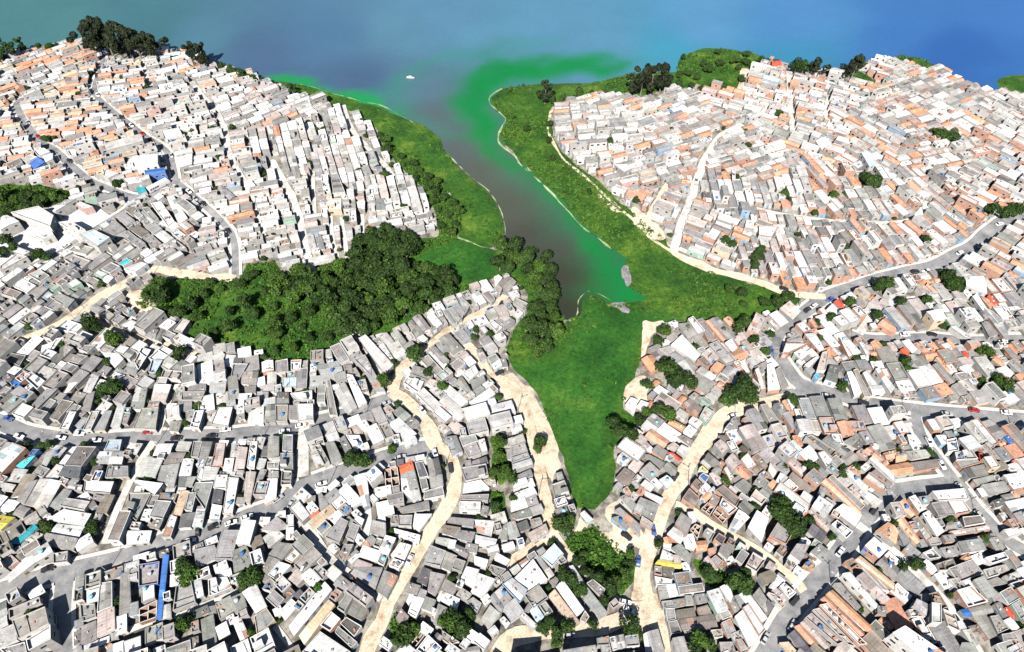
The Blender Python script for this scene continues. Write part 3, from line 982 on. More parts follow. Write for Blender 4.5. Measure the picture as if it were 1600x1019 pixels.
for P in DIRT: dirt=np.maximum(dirt,sdf(polyT(P),GX,GY)+wob*1.2)
mud=np.full(GX.shape,-1e9)
conc=sdf(polyT([(-60,345),(0,350),(40,335),(100,318),(150,322),(175,340),(160,350),(100,388),(75,400),(24,424),(-60,460)]),GX,GY)+wob*.3
for P in MUD: mud=np.maximum(mud,sdf(polyT(P),GX,GY)+wob*.6)
# ---------------------------------------------------------------- helpers
def tag(o,label=None,cat=None,group=None,kind=None):
    if label:o['label']=label
    if cat:o['category']=cat
    if group:o['group']=group
    if kind:o['kind']=kind
    return o
def link(name,me,mats,parent=None,loc=None):
    o=bpy.data.objects.new(name,me); COL.objects.link(o)
    if me is not None:
        for m in (mats if isinstance(mats,(list,tuple)) else [mats]): me.materials.append(m)
    if loc is not None:o.location=loc
    if parent is not None:o.parent=parent
    return o
def npmesh(name,V,Fc,k=4):
    me=bpy.data.meshes.new(name); V=np.asarray(V,np.float32); Fc=np.asarray(Fc,np.int32)
    me.vertices.add(len(V)); me.vertices.foreach_set('co',V.ravel())
    me.loops.add(Fc.size); me.loops.foreach_set('vertex_index',Fc.ravel())
    me.polygons.add(len(Fc)); me.polygons.foreach_set('loop_start',np.arange(0,Fc.size,k,dtype=np.int32))
    me.update(calc_edges=True); return me
def fattr(me,name,A,dom='POINT',ty='FLOAT'):
    a=me.attributes.new(name,ty,dom); A=np.asarray(A,np.float32).ravel()
    a.data.foreach_set({'FLOAT':'value','FLOAT_COLOR':'color','FLOAT_VECTOR':'vector'}[ty],A)
class Buf:
    """faces with own corners; colour and roof coordinates per face"""
    def __init__(s): s.V=[];s.n=[];s.C=[];s.M=[];s.U=[]
    def f(s,P,c,m=0,uv=None):
        s.V.extend(P); s.n.append(len(P)); s.C.append(c); s.M.append(m)
        if uv is None: s.U.extend([(0.5,0.5,0.0)]*len(P))
        else: s.U.extend([(a,b,1.0) for a,b in uv])
    def mesh(s,name):
        me=bpy.data.meshes.new(name); n=np.array(s.n,np.int32)
        V=np.array(s.V,np.float32); me.vertices.add(len(V)); me.vertices.foreach_set('co',V.ravel())
        me.loops.add(len(V)); me.loops.foreach_set('vertex_index',np.arange(len(V),dtype=np.int32))
        me.polygons.add(len(n)); me.polygons.foreach_set('loop_start',np.concatenate([[0],np.cumsum(n)[:-1]]).astype(np.int32))
        me.update(calc_edges=True)
        C=np.ones((len(n),4),np.float32); C[:,:3]=np.array(s.C)
        fattr(me,'col',C,'FACE','FLOAT_COLOR'); fattr(me,'ruv',s.U,'POINT','FLOAT_VECTOR')
        me.polygons.foreach_set('material_index',np.array(s.M,np.int32)); return me
    def box(s,c,sx,sy,z0,z1,a,col,m=0,top=None,bot=False):
        ca,sa=math.cos(a),math.sin(a)
        p=[(c[0]+x*ca-y*sa,c[1]+x*sa+y*ca) for x,y in ((-sx,-sy),(sx,-sy),(sx,sy),(-sx,sy))]
        s.prism(p,z0,z1,col,m,top)
    def prism(s,p,z0,z1,col,m=0,top=None):
        n=len(p)
        for i in range(n):
            a,b=p[i],p[(i+1)%n]; s.f([(a[0],a[1],z0),(b[0],b[1],z0),(b[0],b[1],z1),(a[0],a[1],z1)],col,m)
        s.f([(q[0],q[1],z1) for q in p],top or col,m)
# ---------------------------------------------------------------- materials
def mat(name):
    m=bpy.data.materials.new(name); m.use_nodes=True; nt=m.node_tree; nt.nodes.clear()
    o=nt.nodes.new('ShaderNodeOutputMaterial'); b=nt.nodes.new('ShaderNodeBsdfPrincipled')
    nt.links.new(b.outputs[0],o.inputs[0]); b.inputs['Roughness'].default_value=.85
    b.inputs['Specular IOR Level'].default_value=.25
    return m,nt,b
def N(nt,t,**k):
    n=nt.nodes.new(t)
    for a,v in k.items():
        if a.startswith('i_'): n.inputs[a[2:].replace('_',' ')].default_value=v
        elif a[0]=='I' and a[1:].isdigit(): n.inputs[int(a[1:])].default_value=v
        else: setattr(n,a,v)
    return n
def noise(nt,scale,detail=4,rough=.6,vec=None):
    n=N(nt,'ShaderNodeTexNoise'); n.inputs['Scale'].default_value=scale; n.inputs['Detail'].default_value=detail; n.inputs['Roughness'].default_value=rough
    if vec is None: vec=N(nt,'ShaderNodeNewGeometry').outputs['Position']
    nt.links.new(vec,n.inputs['Vector']); return n.outputs[0]
def maprange(nt,src,a,b,c,d):
    n=N(nt,'ShaderNodeMapRange',I1=a,I2=b,I3=c,I4=d); nt.links.new(src,n.inputs[0]); return n.outputs[0]
def ramp(nt,src,stops):
    n=N(nt,'ShaderNodeValToRGB'); e=n.color_ramp.elements
    while len(e)<len(stops): e.new(.5)
    for q,(p,c) in zip(e,stops): q.position=p; q.color=(*c,1)
    nt.links.new(src,n.inputs[0]); return n.outputs[0]
def mul(nt,col,fac):
    n=N(nt,'ShaderNodeVectorMath',operation='SCALE'); nt.links.new(col,n.inputs[0]); nt.links.new(fac,n.inputs['Scale']); return n.outputs[0]
def mth(nt,op,a,b=None):
    n=N(nt,'ShaderNodeMath',operation=op)
    for i,v in enumerate((a,b)):
        if v is None: continue
        if isinstance(v,(int,float)): n.inputs[i].default_value=v
        else: nt.links.new(v,n.inputs[i])
    return n.outputs[0]
def mixc(nt,f,a,b):
    n=N(nt,'ShaderNodeMix',data_type='RGBA')
    for s,v in ((n.inputs[0],f),(n.inputs[6],a),(n.inputs[7],b)):
        if isinstance(v,tuple): s.default_value=(*v,1)
        elif isinstance(v,(int,float)): s.default_value=v
        else: nt.links.new(v,s)
    return n.outputs[2]
def attr(nt,name): return N(nt,'ShaderNodeAttribute',attribute_name=name)
def bump(nt,b,h,st=.4,d=.3):
    n=N(nt,'ShaderNodeBump'); n.inputs['Strength'].default_value=st; n.inputs['Distance'].default_value=d
    nt.links.new(h,n.inputs['Height']); nt.links.new(n.outputs[0],b.inputs['Normal'])
def colmat(name,lo=.75,hi=1.12,sc=.7,rough=.85,fine=3.2,flo=.8):
    m,nt,b=mat(name); c=attr(nt,'col').outputs['Color']
    a=maprange(nt,noise(nt,sc,5,.65),.3,.7,lo,hi); f=maprange(nt,noise(nt,fine,3,.7),.35,.65,flo,1.06)
    nt.links.new(mul(nt,c,mth(nt,'MULTIPLY',a,f)),b.inputs['Base Color']); b.inputs['Roughness'].default_value=rough
    return m
M_WALL=colmat('painted_wall',.72,1.1,.5)
M_SLAB=colmat('concrete_slab',.62,1.12,.45,.9,2.2,.72)
M_MISC=colmat('painted_surface',.85,1.05,1.0)
# sheet roofing: joints between sheets and weather streaks, in each roof's own coordinates
m,nt,b=mat('sheet_roof'); at_=attr(nt,'col').outputs['Color']; uv=attr(nt,'ruv').outputs['Vector']
sp=N(nt,'ShaderNodeSeparateXYZ'); nt.links.new(uv,sp.inputs[0])
j1=mth(nt,'LESS_THAN',mth(nt,'FRACT',mth(nt,'DIVIDE',sp.outputs[0],1.05)),.13)
j2=mth(nt,'LESS_THAN',mth(nt,'FRACT',mth(nt,'DIVIDE',sp.outputs[1],2.3)),.07)
jj=mth(nt,'MULTIPLY',mth(nt,'MAXIMUM',mth(nt,'MULTIPLY',j1,.55),j2),sp.outputs[2])
mp=N(nt,'ShaderNodeMapping'); mp.inputs['Scale'].default_value=(3.2,.5,1); nt.links.new(uv,mp.inputs[0])
ad=N(nt,'ShaderNodeVectorMath',operation='ADD'); gp=N(nt,'ShaderNodeNewGeometry').outputs['Position']
sc_=N(nt,'ShaderNodeVectorMath',operation='SCALE'); sc_.inputs['Scale'].default_value=.013; nt.links.new(gp,sc_.inputs[0]); nt.links.new(mp.outputs[0],ad.inputs[0]); nt.links.new(sc_.outputs[0],ad.inputs[1])
st_=maprange(nt,noise(nt,1.0,3,.6,ad.outputs[0]),.3,.7,.8,1.1)
bl=maprange(nt,noise(nt,.33,5,.7),.35,.68,.72,1.12)
fn=maprange(nt,noise(nt,2.6,3,.7),.3,.7,.85,1.1)
t=mth(nt,'MULTIPLY',mth(nt,'MULTIPLY',st_,bl),mth(nt,'MULTIPLY',fn,mth(nt,'SUBTRACT',1.0,mth(nt,'MULTIPLY',jj,.32))))
nt.links.new(mul(nt,at_,t),b.inputs['Base Color']); b.inputs['Roughness'].default_value=.7
cw=N(nt,'ShaderNodeMath',operation='SINE'); nt.links.new(mth(nt,'MULTIPLY',sp.outputs[0],20),cw.inputs[0]); bump(nt,b,mth(nt,'MULTIPLY',cw.outputs[0],sp.outputs[2]),.25,.04)
M_ROOF=m
m,nt,b=mat('clay_tile'); at_=attr(nt,'col').outputs['Color']; uv=attr(nt,'ruv').outputs['Vector']
sp=N(nt,'ShaderNodeSeparateXYZ'); nt.links.new(uv,sp.inputs[0])
j=mth(nt,'LESS_THAN',mth(nt,'FRACT',mth(nt,'DIVIDE',sp.outputs[1],.8)),.25)
a=maprange(nt,noise(nt,.6,5,.7),.3,.7,.62,1.25); f=maprange(nt,noise(nt,3.5,3,.7),.3,.7,.75,1.15)
t=mth(nt,'MULTIPLY',mth(nt,'MULTIPLY',a,f),mth(nt,'SUBTRACT',1.0,mth(nt,'MULTIPLY',j,.18)))
nt.links.new(mul(nt,at_,t),b.inputs['Base Color']); M_TILE=m
m,nt,b=mat('window_glass'); b.inputs['Base Color'].default_value=(.02,.025,.03,1); b.inputs['Roughness'].default_value=.15; b.inputs['Specular IOR Level'].default_value=.5; M_GLASS=m
MATS=[M_WALL,M_ROOF,M_TILE,M_SLAB,M_GLASS,M_MISC]
WALL,ROOF,TILE,SLAB,GLASS,MISC=range(6)
def surf(name,cols,sc,sc2=2.0,rough=.9,bst=.3,bd=.3,bsc=1.5):
    m,nt,b=mat(name); a=ramp(nt,noise(nt,sc,6,.62),cols)
    f=maprange(nt,noise(nt,sc2,4,.7),.3,.7,.78,1.15)
    nt.links.new(mul(nt,a,f),b.inputs['Base Color']); b.inputs['Roughness'].default_value=rough
    bump(nt,b,noise(nt,bsc,4,.7),bst,bd); return m
M_GROUND=surf('shade_darkened_ground',[(.3,(.07,.065,.055)),(.45,(.16,.145,.12)),(.58,(.36,.33,.28)),(.7,(.1,.1,.07))],.2,1.3)  # colour darkened to deepen the shade in the narrow gaps between houses
M_DIRT=surf('pale_sand',[(.3,(.36,.25,.16)),(.42,(.52,.43,.31)),(.56,(.64,.56,.43)),(.66,(.46,.36,.25)),(.75,(.42,.25,.16))],.2,1.6)
M_ASPH=surf('worn_asphalt',[(.3,(.13,.13,.135)),(.45,(.21,.21,.215)),(.6,(.28,.275,.27)),(.7,(.36,.34,.32))],.2,2.4,.9,.1,.05)
M_CONC=surf('pale_concrete',[(.3,(.3,.28,.26)),(.45,(.52,.5,.46)),(.58,(.66,.63,.58)),(.7,(.4,.37,.33))],.22,1.9,.9,.1,.05)
M_KERB=surf('kerb_concrete',[(.3,(.5,.48,.44)),(.7,(.66,.64,.6))],.3,1.6,.9,.1,.05)
M_MUD=surf('grey_mud',[(.3,(.12,.11,.12)),(.5,(.22,.2,.21)),(.7,(.34,.32,.32))],.35,1.7)
M_RIM=surf('algae_scum',[(.35,(.08,.2,.05)),(.5,(.28,.36,.16)),(.66,(.5,.48,.34))],.3,1.7)
M_YARD=surf('white_concrete',[(.3,(.55,.53,.5)),(.5,(.72,.7,.67)),(.7,(.78,.77,.75))],.1,1.2,.9,.1,.05)
# grass / marsh
m,nt,b=mat('marsh_grass')
wet=attr(nt,'wet').outputs['Fac']
dry=ramp(nt,noise(nt,.05,7,.7),[(.3,(.01,.04,.006)),(.42,(.024,.085,.009)),(.54,(.05,.13,.012)),(.63,(.11,.19,.022)),(.7,(.2,.22,.07)),(.78,(.04,.09,.02))])
wt=ramp(nt,noise(nt,.035,7,.65),[(.3,(.01,.068,.007)),(.44,(.02,.1,.01)),(.55,(.035,.135,.014)),(.64,(.07,.17,.02)),(.7,(.13,.21,.045)),(.78,(.03,.09,.02))])
c=mixc(nt,wet,dry,wt)
c=mixc(nt,maprange(nt,noise(nt,.13,8,.75),.56,.66,0,.75),c,(.02,.05,.012))
c=mixc(nt,maprange(nt,noise(nt,.21,8,.8,None),.62,.7,0,.6),c,(.24,.25,.11))
f=maprange(nt,noise(nt,.6,6,.8),.32,.68,.45,1.4); f2=maprange(nt,noise(nt,2.2,3,.8),.3,.7,.75,1.2)
nt.links.new(mul(nt,c,mth(nt,'MULTIPLY',f,f2)),b.inputs['Base Color']); b.inputs['Roughness'].default_value=.9
bump(nt,b,noise(nt,.9,5,.8),.8,.8); M_GRASS=m
def foliage(name,base,var=.4):
    m,nt,b=mat(name); oi=N(nt,'ShaderNodeObjectInfo').outputs['Random']; lr=attr(nt,'lf').outputs['Fac']
    c=ramp(nt,lr,[(0,tuple(x*(1-var) for x in base)),(.6,base),(1,(base[0]*1.9,base[1]*1.6,base[2]*1.3))])
    c=mul(nt,c,maprange(nt,oi,0,1,.75,1.25)); nt.links.new(c,b.inputs['Base Color']); b.inputs['Roughness'].default_value=.7
    tr=N(nt,'ShaderNodeBsdfTranslucent'); nt.links.new(c,tr.inputs[0]); mx=N(nt,'ShaderNodeMixShader'); mx.inputs[0].default_value=.18
    nt.links.new(b.outputs[0],mx.inputs[1]); nt.links.new(tr.outputs[0],mx.inputs[2]); nt.links.new(mx.outputs[0],nt.nodes['Material Output'].inputs[0]); return m
M_LEAF=[foliage('dark_leaves',(.03,.064,.013)),foliage('bright_leaves',(.05,.105,.016)),foliage('eucalyptus_leaves',(.02,.03,.013))]
M_BUSH=foliage('bush_leaves',(.055,.13,.018),.6)
m,nt,b=mat('bark'); nt.links.new(ramp(nt,noise(nt,3,4),[(.3,(.1,.08,.06)),(.7,(.3,.26,.21))]),b.inputs['Base Color']); M_BARK=m
# ---------------------------------------------------------------- ground, sheets, water
def gridfaces(mask):
    jj,ii=np.nonzero(mask); a=jj*NX+ii
    return np.concatenate([np.stack([a,a+1,a+NX+1],1),np.stack([a,a+NX+1,a+NX],1)])
def sheet(name,z,mask,mats,attrs=()):
    Fc=gridfaces(mask); use,inv=np.unique(Fc,return_inverse=True)
    V=np.stack([GX.ravel()[use],GY.ravel()[use],z.ravel()[use]],1)
    me=npmesh(name,V,inv.reshape(Fc.shape),3)
    for n,A in attrs: fattr(me,n,A.ravel()[use])
    return link(name,me,mats)
full=np.ones((NY-1,NX-1),bool)
def cellmax(A): return np.maximum(np.maximum(A[:-1,:-1],A[1:,:-1]),np.maximum(A[:-1,1:],A[1:,1:]))
o=sheet('ground',H,full,M_GROUND); tag(o,'dusty ground between the houses, its colour darkened for shade','ground',kind='structure')
wet=np.clip(np.maximum(np.maximum(sdM['pond'],-30+0*GX),np.minimum(sdM['main'],0)-99)/3,0,1)
WETP=[(905,460),(955,478),(1060,492),(1160,500),(1060,505),(1005,525),(1000,560),(985,610),(955,660),(950,740),(930,790),(905,780),(885,720),(868,680),(840,620),(800,575),(815,560),(870,560),(895,520)]
wet=np.maximum(wet,np.clip(sdf(poly0(WETP),GX,GY)/6+.3,0,1))
wet=np.maximum(wet,np.clip(sdf(poly0([(640,200),(690,240),(720,275),(760,310),(780,350),(770,385),(735,375),(735,320),(690,270),(650,240)]),GX,GY)/6,0,.55))
off=lambda sd,top:np.clip(sd*.12,-.4,top)
o=sheet('marsh_grass',H+off(mead,.22),cellmax(mead)>-5,M_GRASS,[('wet',wet)]); tag(o,'bright green marsh grass and floating weed around the inlet','grass',kind='stuff')
o=sheet('bare_sand',H+off(dirt,.34),cellmax(dirt)>-5,M_DIRT); tag(o,'patches of pale trampled sand between marsh and houses','sand',kind='structure')
o=sheet('mud_flat',H+off(mud,.4)*(1)+np.where(mud>-4,np.maximum(0,.12-H)*(mud>0),0),cellmax(mud)>-5,M_MUD); tag(o,'grey mud and debris at the edge of the inlet','mud',kind='structure')
o=sheet('concrete_yard',H+off(conc,.3),cellmax(conc)>-5,M_YARD); tag(o,'white concrete yard around the depot buildings','yard',kind='structure')
# water: colour blended between tones at set points, algae blooms on top
wx=np.concatenate([[-9000,-4000,-2000,-1200,-800],np.arange(-600,601,5.),[800,1200,2000,4000,9000]])
wy=np.concatenate([[-3000,-500,0],np.arange(60,800,4.),[830,900,1000,1200,1500,2000,3000,5000,9000,16000]])
WX,WY=np.meshgrid(wx,wy)
px,py=proj(WX,np.maximum(WY,40),0*WX)
def lin(c): c=np.array(c)/255.; return np.where(c<.04045,c/12.92,((c+.055)/1.055)**2.4)
seeds=[((-50,20),(66,114,116)),((60,30),(70,118,120)),((250,30),(64,110,118)),((330,60),(76,118,138)),((420,90),(72,98,128)),((500,60),(74,110,140)),((600,50),(84,128,150)),((700,20),(84,128,156)),((560,120),(70,94,124)),((750,50),(84,132,156)),((850,30),(84,134,162)),((950,60),(84,134,162)),((1050,70),(62,140,165)),((1100,30),(84,136,176)),((1250,30),(74,126,176)),((1250,85),(58,130,165)),((1400,40),(58,108,168)),((1500,90),(46,94,158)),((1580,30),(58,108,170)),((640,140),(82,112,128)),((660,180),(86,98,104)),((700,230),(84,92,92)),((760,270),(84,90,80)),((800,320),(82,86,74)),((850,380),(72,74,66)),((880,440),(62,58,52)),((890,480),(56,54,46)),((930,450),(40,110,55)),((0,-200),(84,130,146)),((800,-300),(90,140,165)),((1600,-200),(80,126,172))]
Ws=np.zeros(WX.shape); WC=np.zeros(WX.shape+(3,))
wpx=px+(vnoise(WX,WY,60,11)-.5)*60; wpy=py+(vnoise(WX,WY,50,12)-.5)*26
for (a,b_),c in seeds:
    w=1/(((wpx-a)/1.6)**2+(wpy-b_)**2+300)**1.6; Ws+=w; WC+=w[...,None]*lin(c)
WC/=Ws[...,None]
def blend(P,soft,c,amt,nz):
    s=sdf(poly0(P),WX+(vnoise(WX,WY,22,nz)-.5)*15+(vnoise(WX,WY,8,nz+5)-.5)*7,WY+(vnoise(WX,WY,20,nz+1)-.5)*15+(vnoise(WX,WY,7,nz+6)-.5)*7)
    k=np.clip(.5+s/soft,0,1); fl=vnoise(WX*1.0+WY*.5,WY*.5-WX*.2,13,nz+2)*.6+vnoise(WX,WY,7,nz+3)*.4; k=(k*k*(3-2*k))*amt*(.82+.3*fl); k=np.clip(k,0,1)[...,None]
    return k
for P,soft,c,amt,nz in ((STREAK,30,(52,132,112),.6,21),(ALG,40,(28,128,84),.75,31),(ALG,15,(12,128,56),.9,41),(ALG2,12,(20,150,66),.95,51)):
    k=blend(P,soft,c,amt,nz)
    if P is ALG and soft==14: k=k*np.clip((py-80)/60,.35,1)[...,None]
    WC=WC*(1-k)+lin(c)*k
me=bpy.data.meshes.new('lake'); 
nxw,nyw=len(wx),len(wy); jj,ii=np.nonzero(np.ones((nyw-1,nxw-1),bool)); a=jj*nxw+ii
me=npmesh('lake',np.stack([WX.ravel(),WY.ravel(),0*WX.ravel()],1),np.stack([a,a+1,a+nxw+1,a+nxw],1))
fattr(me,'wc',np.concatenate([WC.reshape(-1,3)*.74,np.ones((WX.size,1))],1),'POINT','FLOAT_COLOR')
m,nt,b=mat('lake_water'); wc=attr(nt,'wc').outputs['Color']
f=maprange(nt,noise(nt,.02,6,.7),.3,.7,.93,1.07); f2=maprange(nt,noise(nt,.5,4,.7),.3,.7,.95,1.05)
nt.links.new(mul(nt,wc,mth(nt,'MULTIPLY',f,f2)),b.inputs['Base Color']); b.inputs['Roughness'].default_value=.22; b.inputs['Specular IOR Level'].default_value=.3
bump(nt,b,noise(nt,.8,5,.7),.25,.25); M_WATER=m
tag(link('lake',me,M_WATER),'blue lake with green algae blooms','water',kind='structure')
# shore scum lines
def smooth(P,step=2.0):
    P=np.array(P,float); out=[]
    n=len(P)
    for i in range(n-1):
        p0=P[max(i-1,0)];p1=P[i];p2=P[i+1];p3=P[min(i+2,n-1)]
        k=max(1,int(np.hypot(*(p2-p1))/step))
        for q in range(k):
            t=q/k; out.append(.5*((2*p1)+(-p0+p2)*t+(2*p0-5*p1+4*p2-p3)*t*t+(-p0+3*p1-3*p2+p3)*t**3))
    out.append(P[-1]); return np.array(out)
def ribbon(C,w,zf,jit=0,seed=0,cols=5):
    T=np.gradient(C,axis=0); T/=np.linalg.norm(T,axis=1)[:,None]+1e-9; Nn=np.stack([-T[:,1],T[:,0]],1)
    r=np.random.RandomState(seed); wl=w/2+jit*np.interp(np.arange(len(C)),np.arange(0,len(C)+3,3),r.rand(len(range(0,len(C)+3,3)))*2-1); wr=w/2+jit*np.interp(np.arange(len(C)),np.arange(0,len(C)+3,3),r.rand(len(range(0,len(C)+3,3)))*2-1)
    V=[]
    for k in range(cols):
        s=k/(cols-1); o_=(-wl*(1-s)+wr*s); Q=C+Nn*o_[:,None]; V.append(np.stack([Q[:,0],Q[:,1],zf(Q[:,0],Q[:,1])],1))
    V=np.stack(V,1).reshape(-1,3); n=len(C); jj,ii=np.nonzero(np.ones((n-1,cols-1),bool)); a=jj*cols+ii
    return V,np.stack([a,a+cols,a+cols+1,a+1],1)
SC=[[(785,138),(766,152),(768,165),(785,180),(790,190),(778,215),(785,230),(805,245),(820,265),(850,290),(875,315),(890,330),(905,350),(930,370),(955,390)],[(888,499),(900,493),(905,470),(920,456),(940,462),(955,472)],[(700,242),(720,262),(740,280),(760,295),(775,315),(785,335),(790,360),(782,385),(760,388),(735,380),(715,373)],[(645,192),(600,168),(560,157),(520,146),(470,132)]]
VV=[];FF=[];o0=0
for q,P in enumerate(SC):
    C=smooth(poly0(P)); V,Fc=ribbon(C,.5,lambda x,y:np.maximum(bil(H,x,y),0)+.05+.35*vnoise(x,y,5,91+q),.9,q); VV.append(V);FF.append(Fc+o0);o0+=len(V)
FF=[f[NR.rand(len(f))<.0+1] for f in FF]
tag(link('shore_scum',npmesh('shore_scum',np.concatenate(VV),np.concatenate(FF)),M_RIM),'pale line of dried scum along the water edge','scum',kind='stuff')
# ---------------------------------------------------------------- roads
ROADC=[]; occ_scale=2.0
RM={'a':M_ASPH,'d':M_DIRT,'c':M_CONC}; RN={'a':'asphalt_road','d':'sand_road','c':'concrete_road'}
for q,(ph,kd,w,P) in enumerate(ROADS):
    C=smooth(polyT(P)); ROADC.append(C)
    z=.22+.012*(q%9)+(.1 if kd=='d' else 0)
    V,Fc=ribbon(C,w,lambda x,y:bil(H,x,y)+z,(.95 if w>4 else .5) if kd=='d' else .3,q,7)
    o=link(RN[kd],npmesh(RN[kd],V,Fc),RM[kd]); tag(o,'the '+ph+' running between houses','road',kind='structure')
    if kd=='a' or (kd=='c' and w>=4.6):   # pavements with a kerb step
        VV=[];FF=[];o0=0
        T=np.gradient(C,axis=0); T/=np.linalg.norm(T,axis=1)[:,None]+1e-9; Nn=np.stack([-T[:,1],T[:,0]],1)
        for s in (-1,1):
            D=C+Nn*s*(w/2+.55); V,Fc=ribbon(D,1.5,lambda x,y:bil(H,x,y)+.2,.15,q,3); V[:,2]+=.14+.01*(q%5)
            # leave gaps where another road crosses
            keep=np.ones(len(Fc),bool)
            for q2,(p2,k2,w2,P2) in enumerate(ROADS):
                if q2==q or q2>=len(ROADC): continue
            VV.append(V);FF.append(Fc+o0);o0+=len(V)
        V=np.concatenate(VV);Fc=np.concatenate(FF); cx=V[Fc].mean(1)
        keep=np.ones(len(Fc),bool)
        for q2,(p2,k2,w2,P2) in enumerate(ROADS):
            if q2==q: continue
            C2=smooth(polyT(P2),3.0)
            d=np.min(np.hypot(cx[:,None,0]-C2[None,:,0],cx[:,None,1]-C2[None,:,1]),1); keep&=d>w2/2+.3
        if keep.any():
            o=link('pavement',npmesh('pavement',V,Fc[keep]),M_KERB); tag(o,'pale pavement along the '+ph,'pavement',kind='structure')
# ---------------------------------------------------------------- occupancy of the built land
OG=.5; ONX=int((X1-X0)/OG); ONY=int((Y1-Y0)/OG); OCC=np.zeros((ONY,ONX),np.uint8)
mz=np.maximum(mead,dirt)
blk=(sdW>-2)|(mz>-1.2)
ox=X0+(np.arange(ONX)+.5)*OG; oy=Y0+(np.arange(ONY)+.5)*OG
ii=np.clip(np.round((ox-X0)/G).astype(int),0,NX-1); jj=np.clip(np.round((oy-Y0)/G).astype(int),0,NY-1)
OCC[blk[np.ix_(jj,ii)]]=1
OX,OY=np.meshgrid(ox,oy)
pxx,pyy=proj(GX,GY,H); vis=(pxx>-45)&(pxx<1645)&(pyy>20)&(pyy<1085)
OCC[~vis[np.ix_(jj,ii)]]=1
def stamp_disc(x,y,r,v=1,A=None):
    A=OCC if A is None else A
    i0=int((x-r-X0)/OG);i1=int((x+r-X0)/OG)+1;j0=int((y-r-Y0)/OG);j1=int((y+r-Y0)/OG)+1
    if i0<0 or j0<0 or i1>=ONX or j1>=ONY: return
    s=A[j0:j1,i0:i1]; s[(OX[j0:j1,i0:i1]-x)**2+(OY[j0:j1,i0:i1]-y)**2<r*r]=v
ROADO=np.zeros_like(OCC)
for C,(ph,kd,w,P) in zip(ROADC,ROADS):
    ex=.9 if (kd=='a' or w>=4.6) else .15
    Cd=np.stack([np.interp(np.arange(0,len(C)-1,.3),np.arange(len(C)),C[:,k]) for k in (0,1)],1)
    for x,y in Cd: stamp_disc(x,y,w/2+ex,1,ROADO)
def stampq(Q,v=1,grow=0.0,test=False,step=.45,A=None):
    A=OCC if A is None else A
    Q=np.asarray(Q); c=Q.mean(0); Q=c+(Q-c)*(1+grow)
    L=max(np.hypot(*(Q[1]-Q[0])),np.hypot(*(Q[2]-Q[3]))); W=max(np.hypot(*(Q[2]-Q[1])),np.hypot(*(Q[3]-Q[0])))
    n=max(2,int(L/step)+1); k=max(2,int(W/step)+1)
    s=(np.arange(n)+.5)/n; t=(np.arange(k)+.5)/k; s,t=np.meshgrid(s,t); s=s.ravel()[:,None];t=t.ravel()[:,None]
    P=(Q[0]*(1-s)+Q[1]*s)*(1-t)+(Q[3]*(1-s)+Q[2]*s)*t
    i=((P[:,0]-X0)/OG).astype(int); j=((P[:,1]-Y0)/OG).astype(int)
    if i.min()<0 or j.min()<0 or i.max()>=ONX or j.max()>=ONY: return 1.0
    if test: return float((A[j,i]>0).mean())
    A[j,i]=v; return 0
TRO=(sdW>-1)[np.ix_(jj,ii)].astype(np.uint8)
HS=[]   # every house: dict
def area(Q): 
    x,y=Q[:,0],Q[:,1]; return .5*float(np.dot(x,np.roll(y,-1))-np.dot(y,np.roll(x,-1)))
for ln in QUADS.strip().split('\n'):
    t=ln.split(); code=t[0][0]; h=float(t[0][1:])*(.52 if float(t[0][1:])<8 else .72)+rnd.uniform(-.15,.45)
    if h<2.5: h=2.5+rnd.uniform(-.2,.3)
    p=[(float(t[i]),float(t[i+1])) for i in range(1,9,2)]
    Q=np.array([at(x,y,h+.3) for x,y in p]); a=area(Q)
    if a<0: Q=Q[::-1].copy(); a=-a
    cr=[(Q[(i+1)%4]-Q[i])[0]*(Q[(i+2)%4]-Q[(i+1)%4])[1]-(Q[(i+1)%4]-Q[i])[1]*(Q[(i+2)%4]-Q[(i+1)%4])[0] for i in range(4)]
    if a<3.5 or min(cr)<=0.3: continue
    e=[np.hypot(*(Q[(i+1)%4]-Q[i])) for i in range(4)]
    if min(e)<1.2: continue
    if stampq(Q,test=True,grow=-.1,A=TRO)>.5 or stampq(Q,test=True,grow=-.1,A=ROADO)>.8:
        # lies mostly on something already there (or on a street)
        continue
    c=Q.mean(0); Q=c+(Q-c)*.97
    stampq(Q); stampq(Q,A=TRO); HS.append(dict(Q=Q,h=h,code=code,tr=1))
NTR=len(HS)
for t in range(0):pass
TR=[float(v) for v in TREES.split()]; TR=[TR[i:i+4] for i in range(0,len(TR),4)]
TREEP=[]
for x,y,r,k in TR:
    X,Y=at(x,y,r*(.9 if k<2 else 1.2)); TREEP.append((float(X),float(Y),r*.74 if k<2 else r*.8,int(k),(x,y)))
    i=int((X-X0)/OG); j=int((Y-Y0)/OG)
    stamp_disc(float(X),float(Y),r*.5)
OCC=np.maximum(OCC,ROADO); OCC[(conc>-.5)[np.ix_(np.clip(np.round((oy-Y0)/G).astype(int),0,NY-1),np.clip(np.round((ox-X0)/G).astype(int),0,NX-1))]]=1
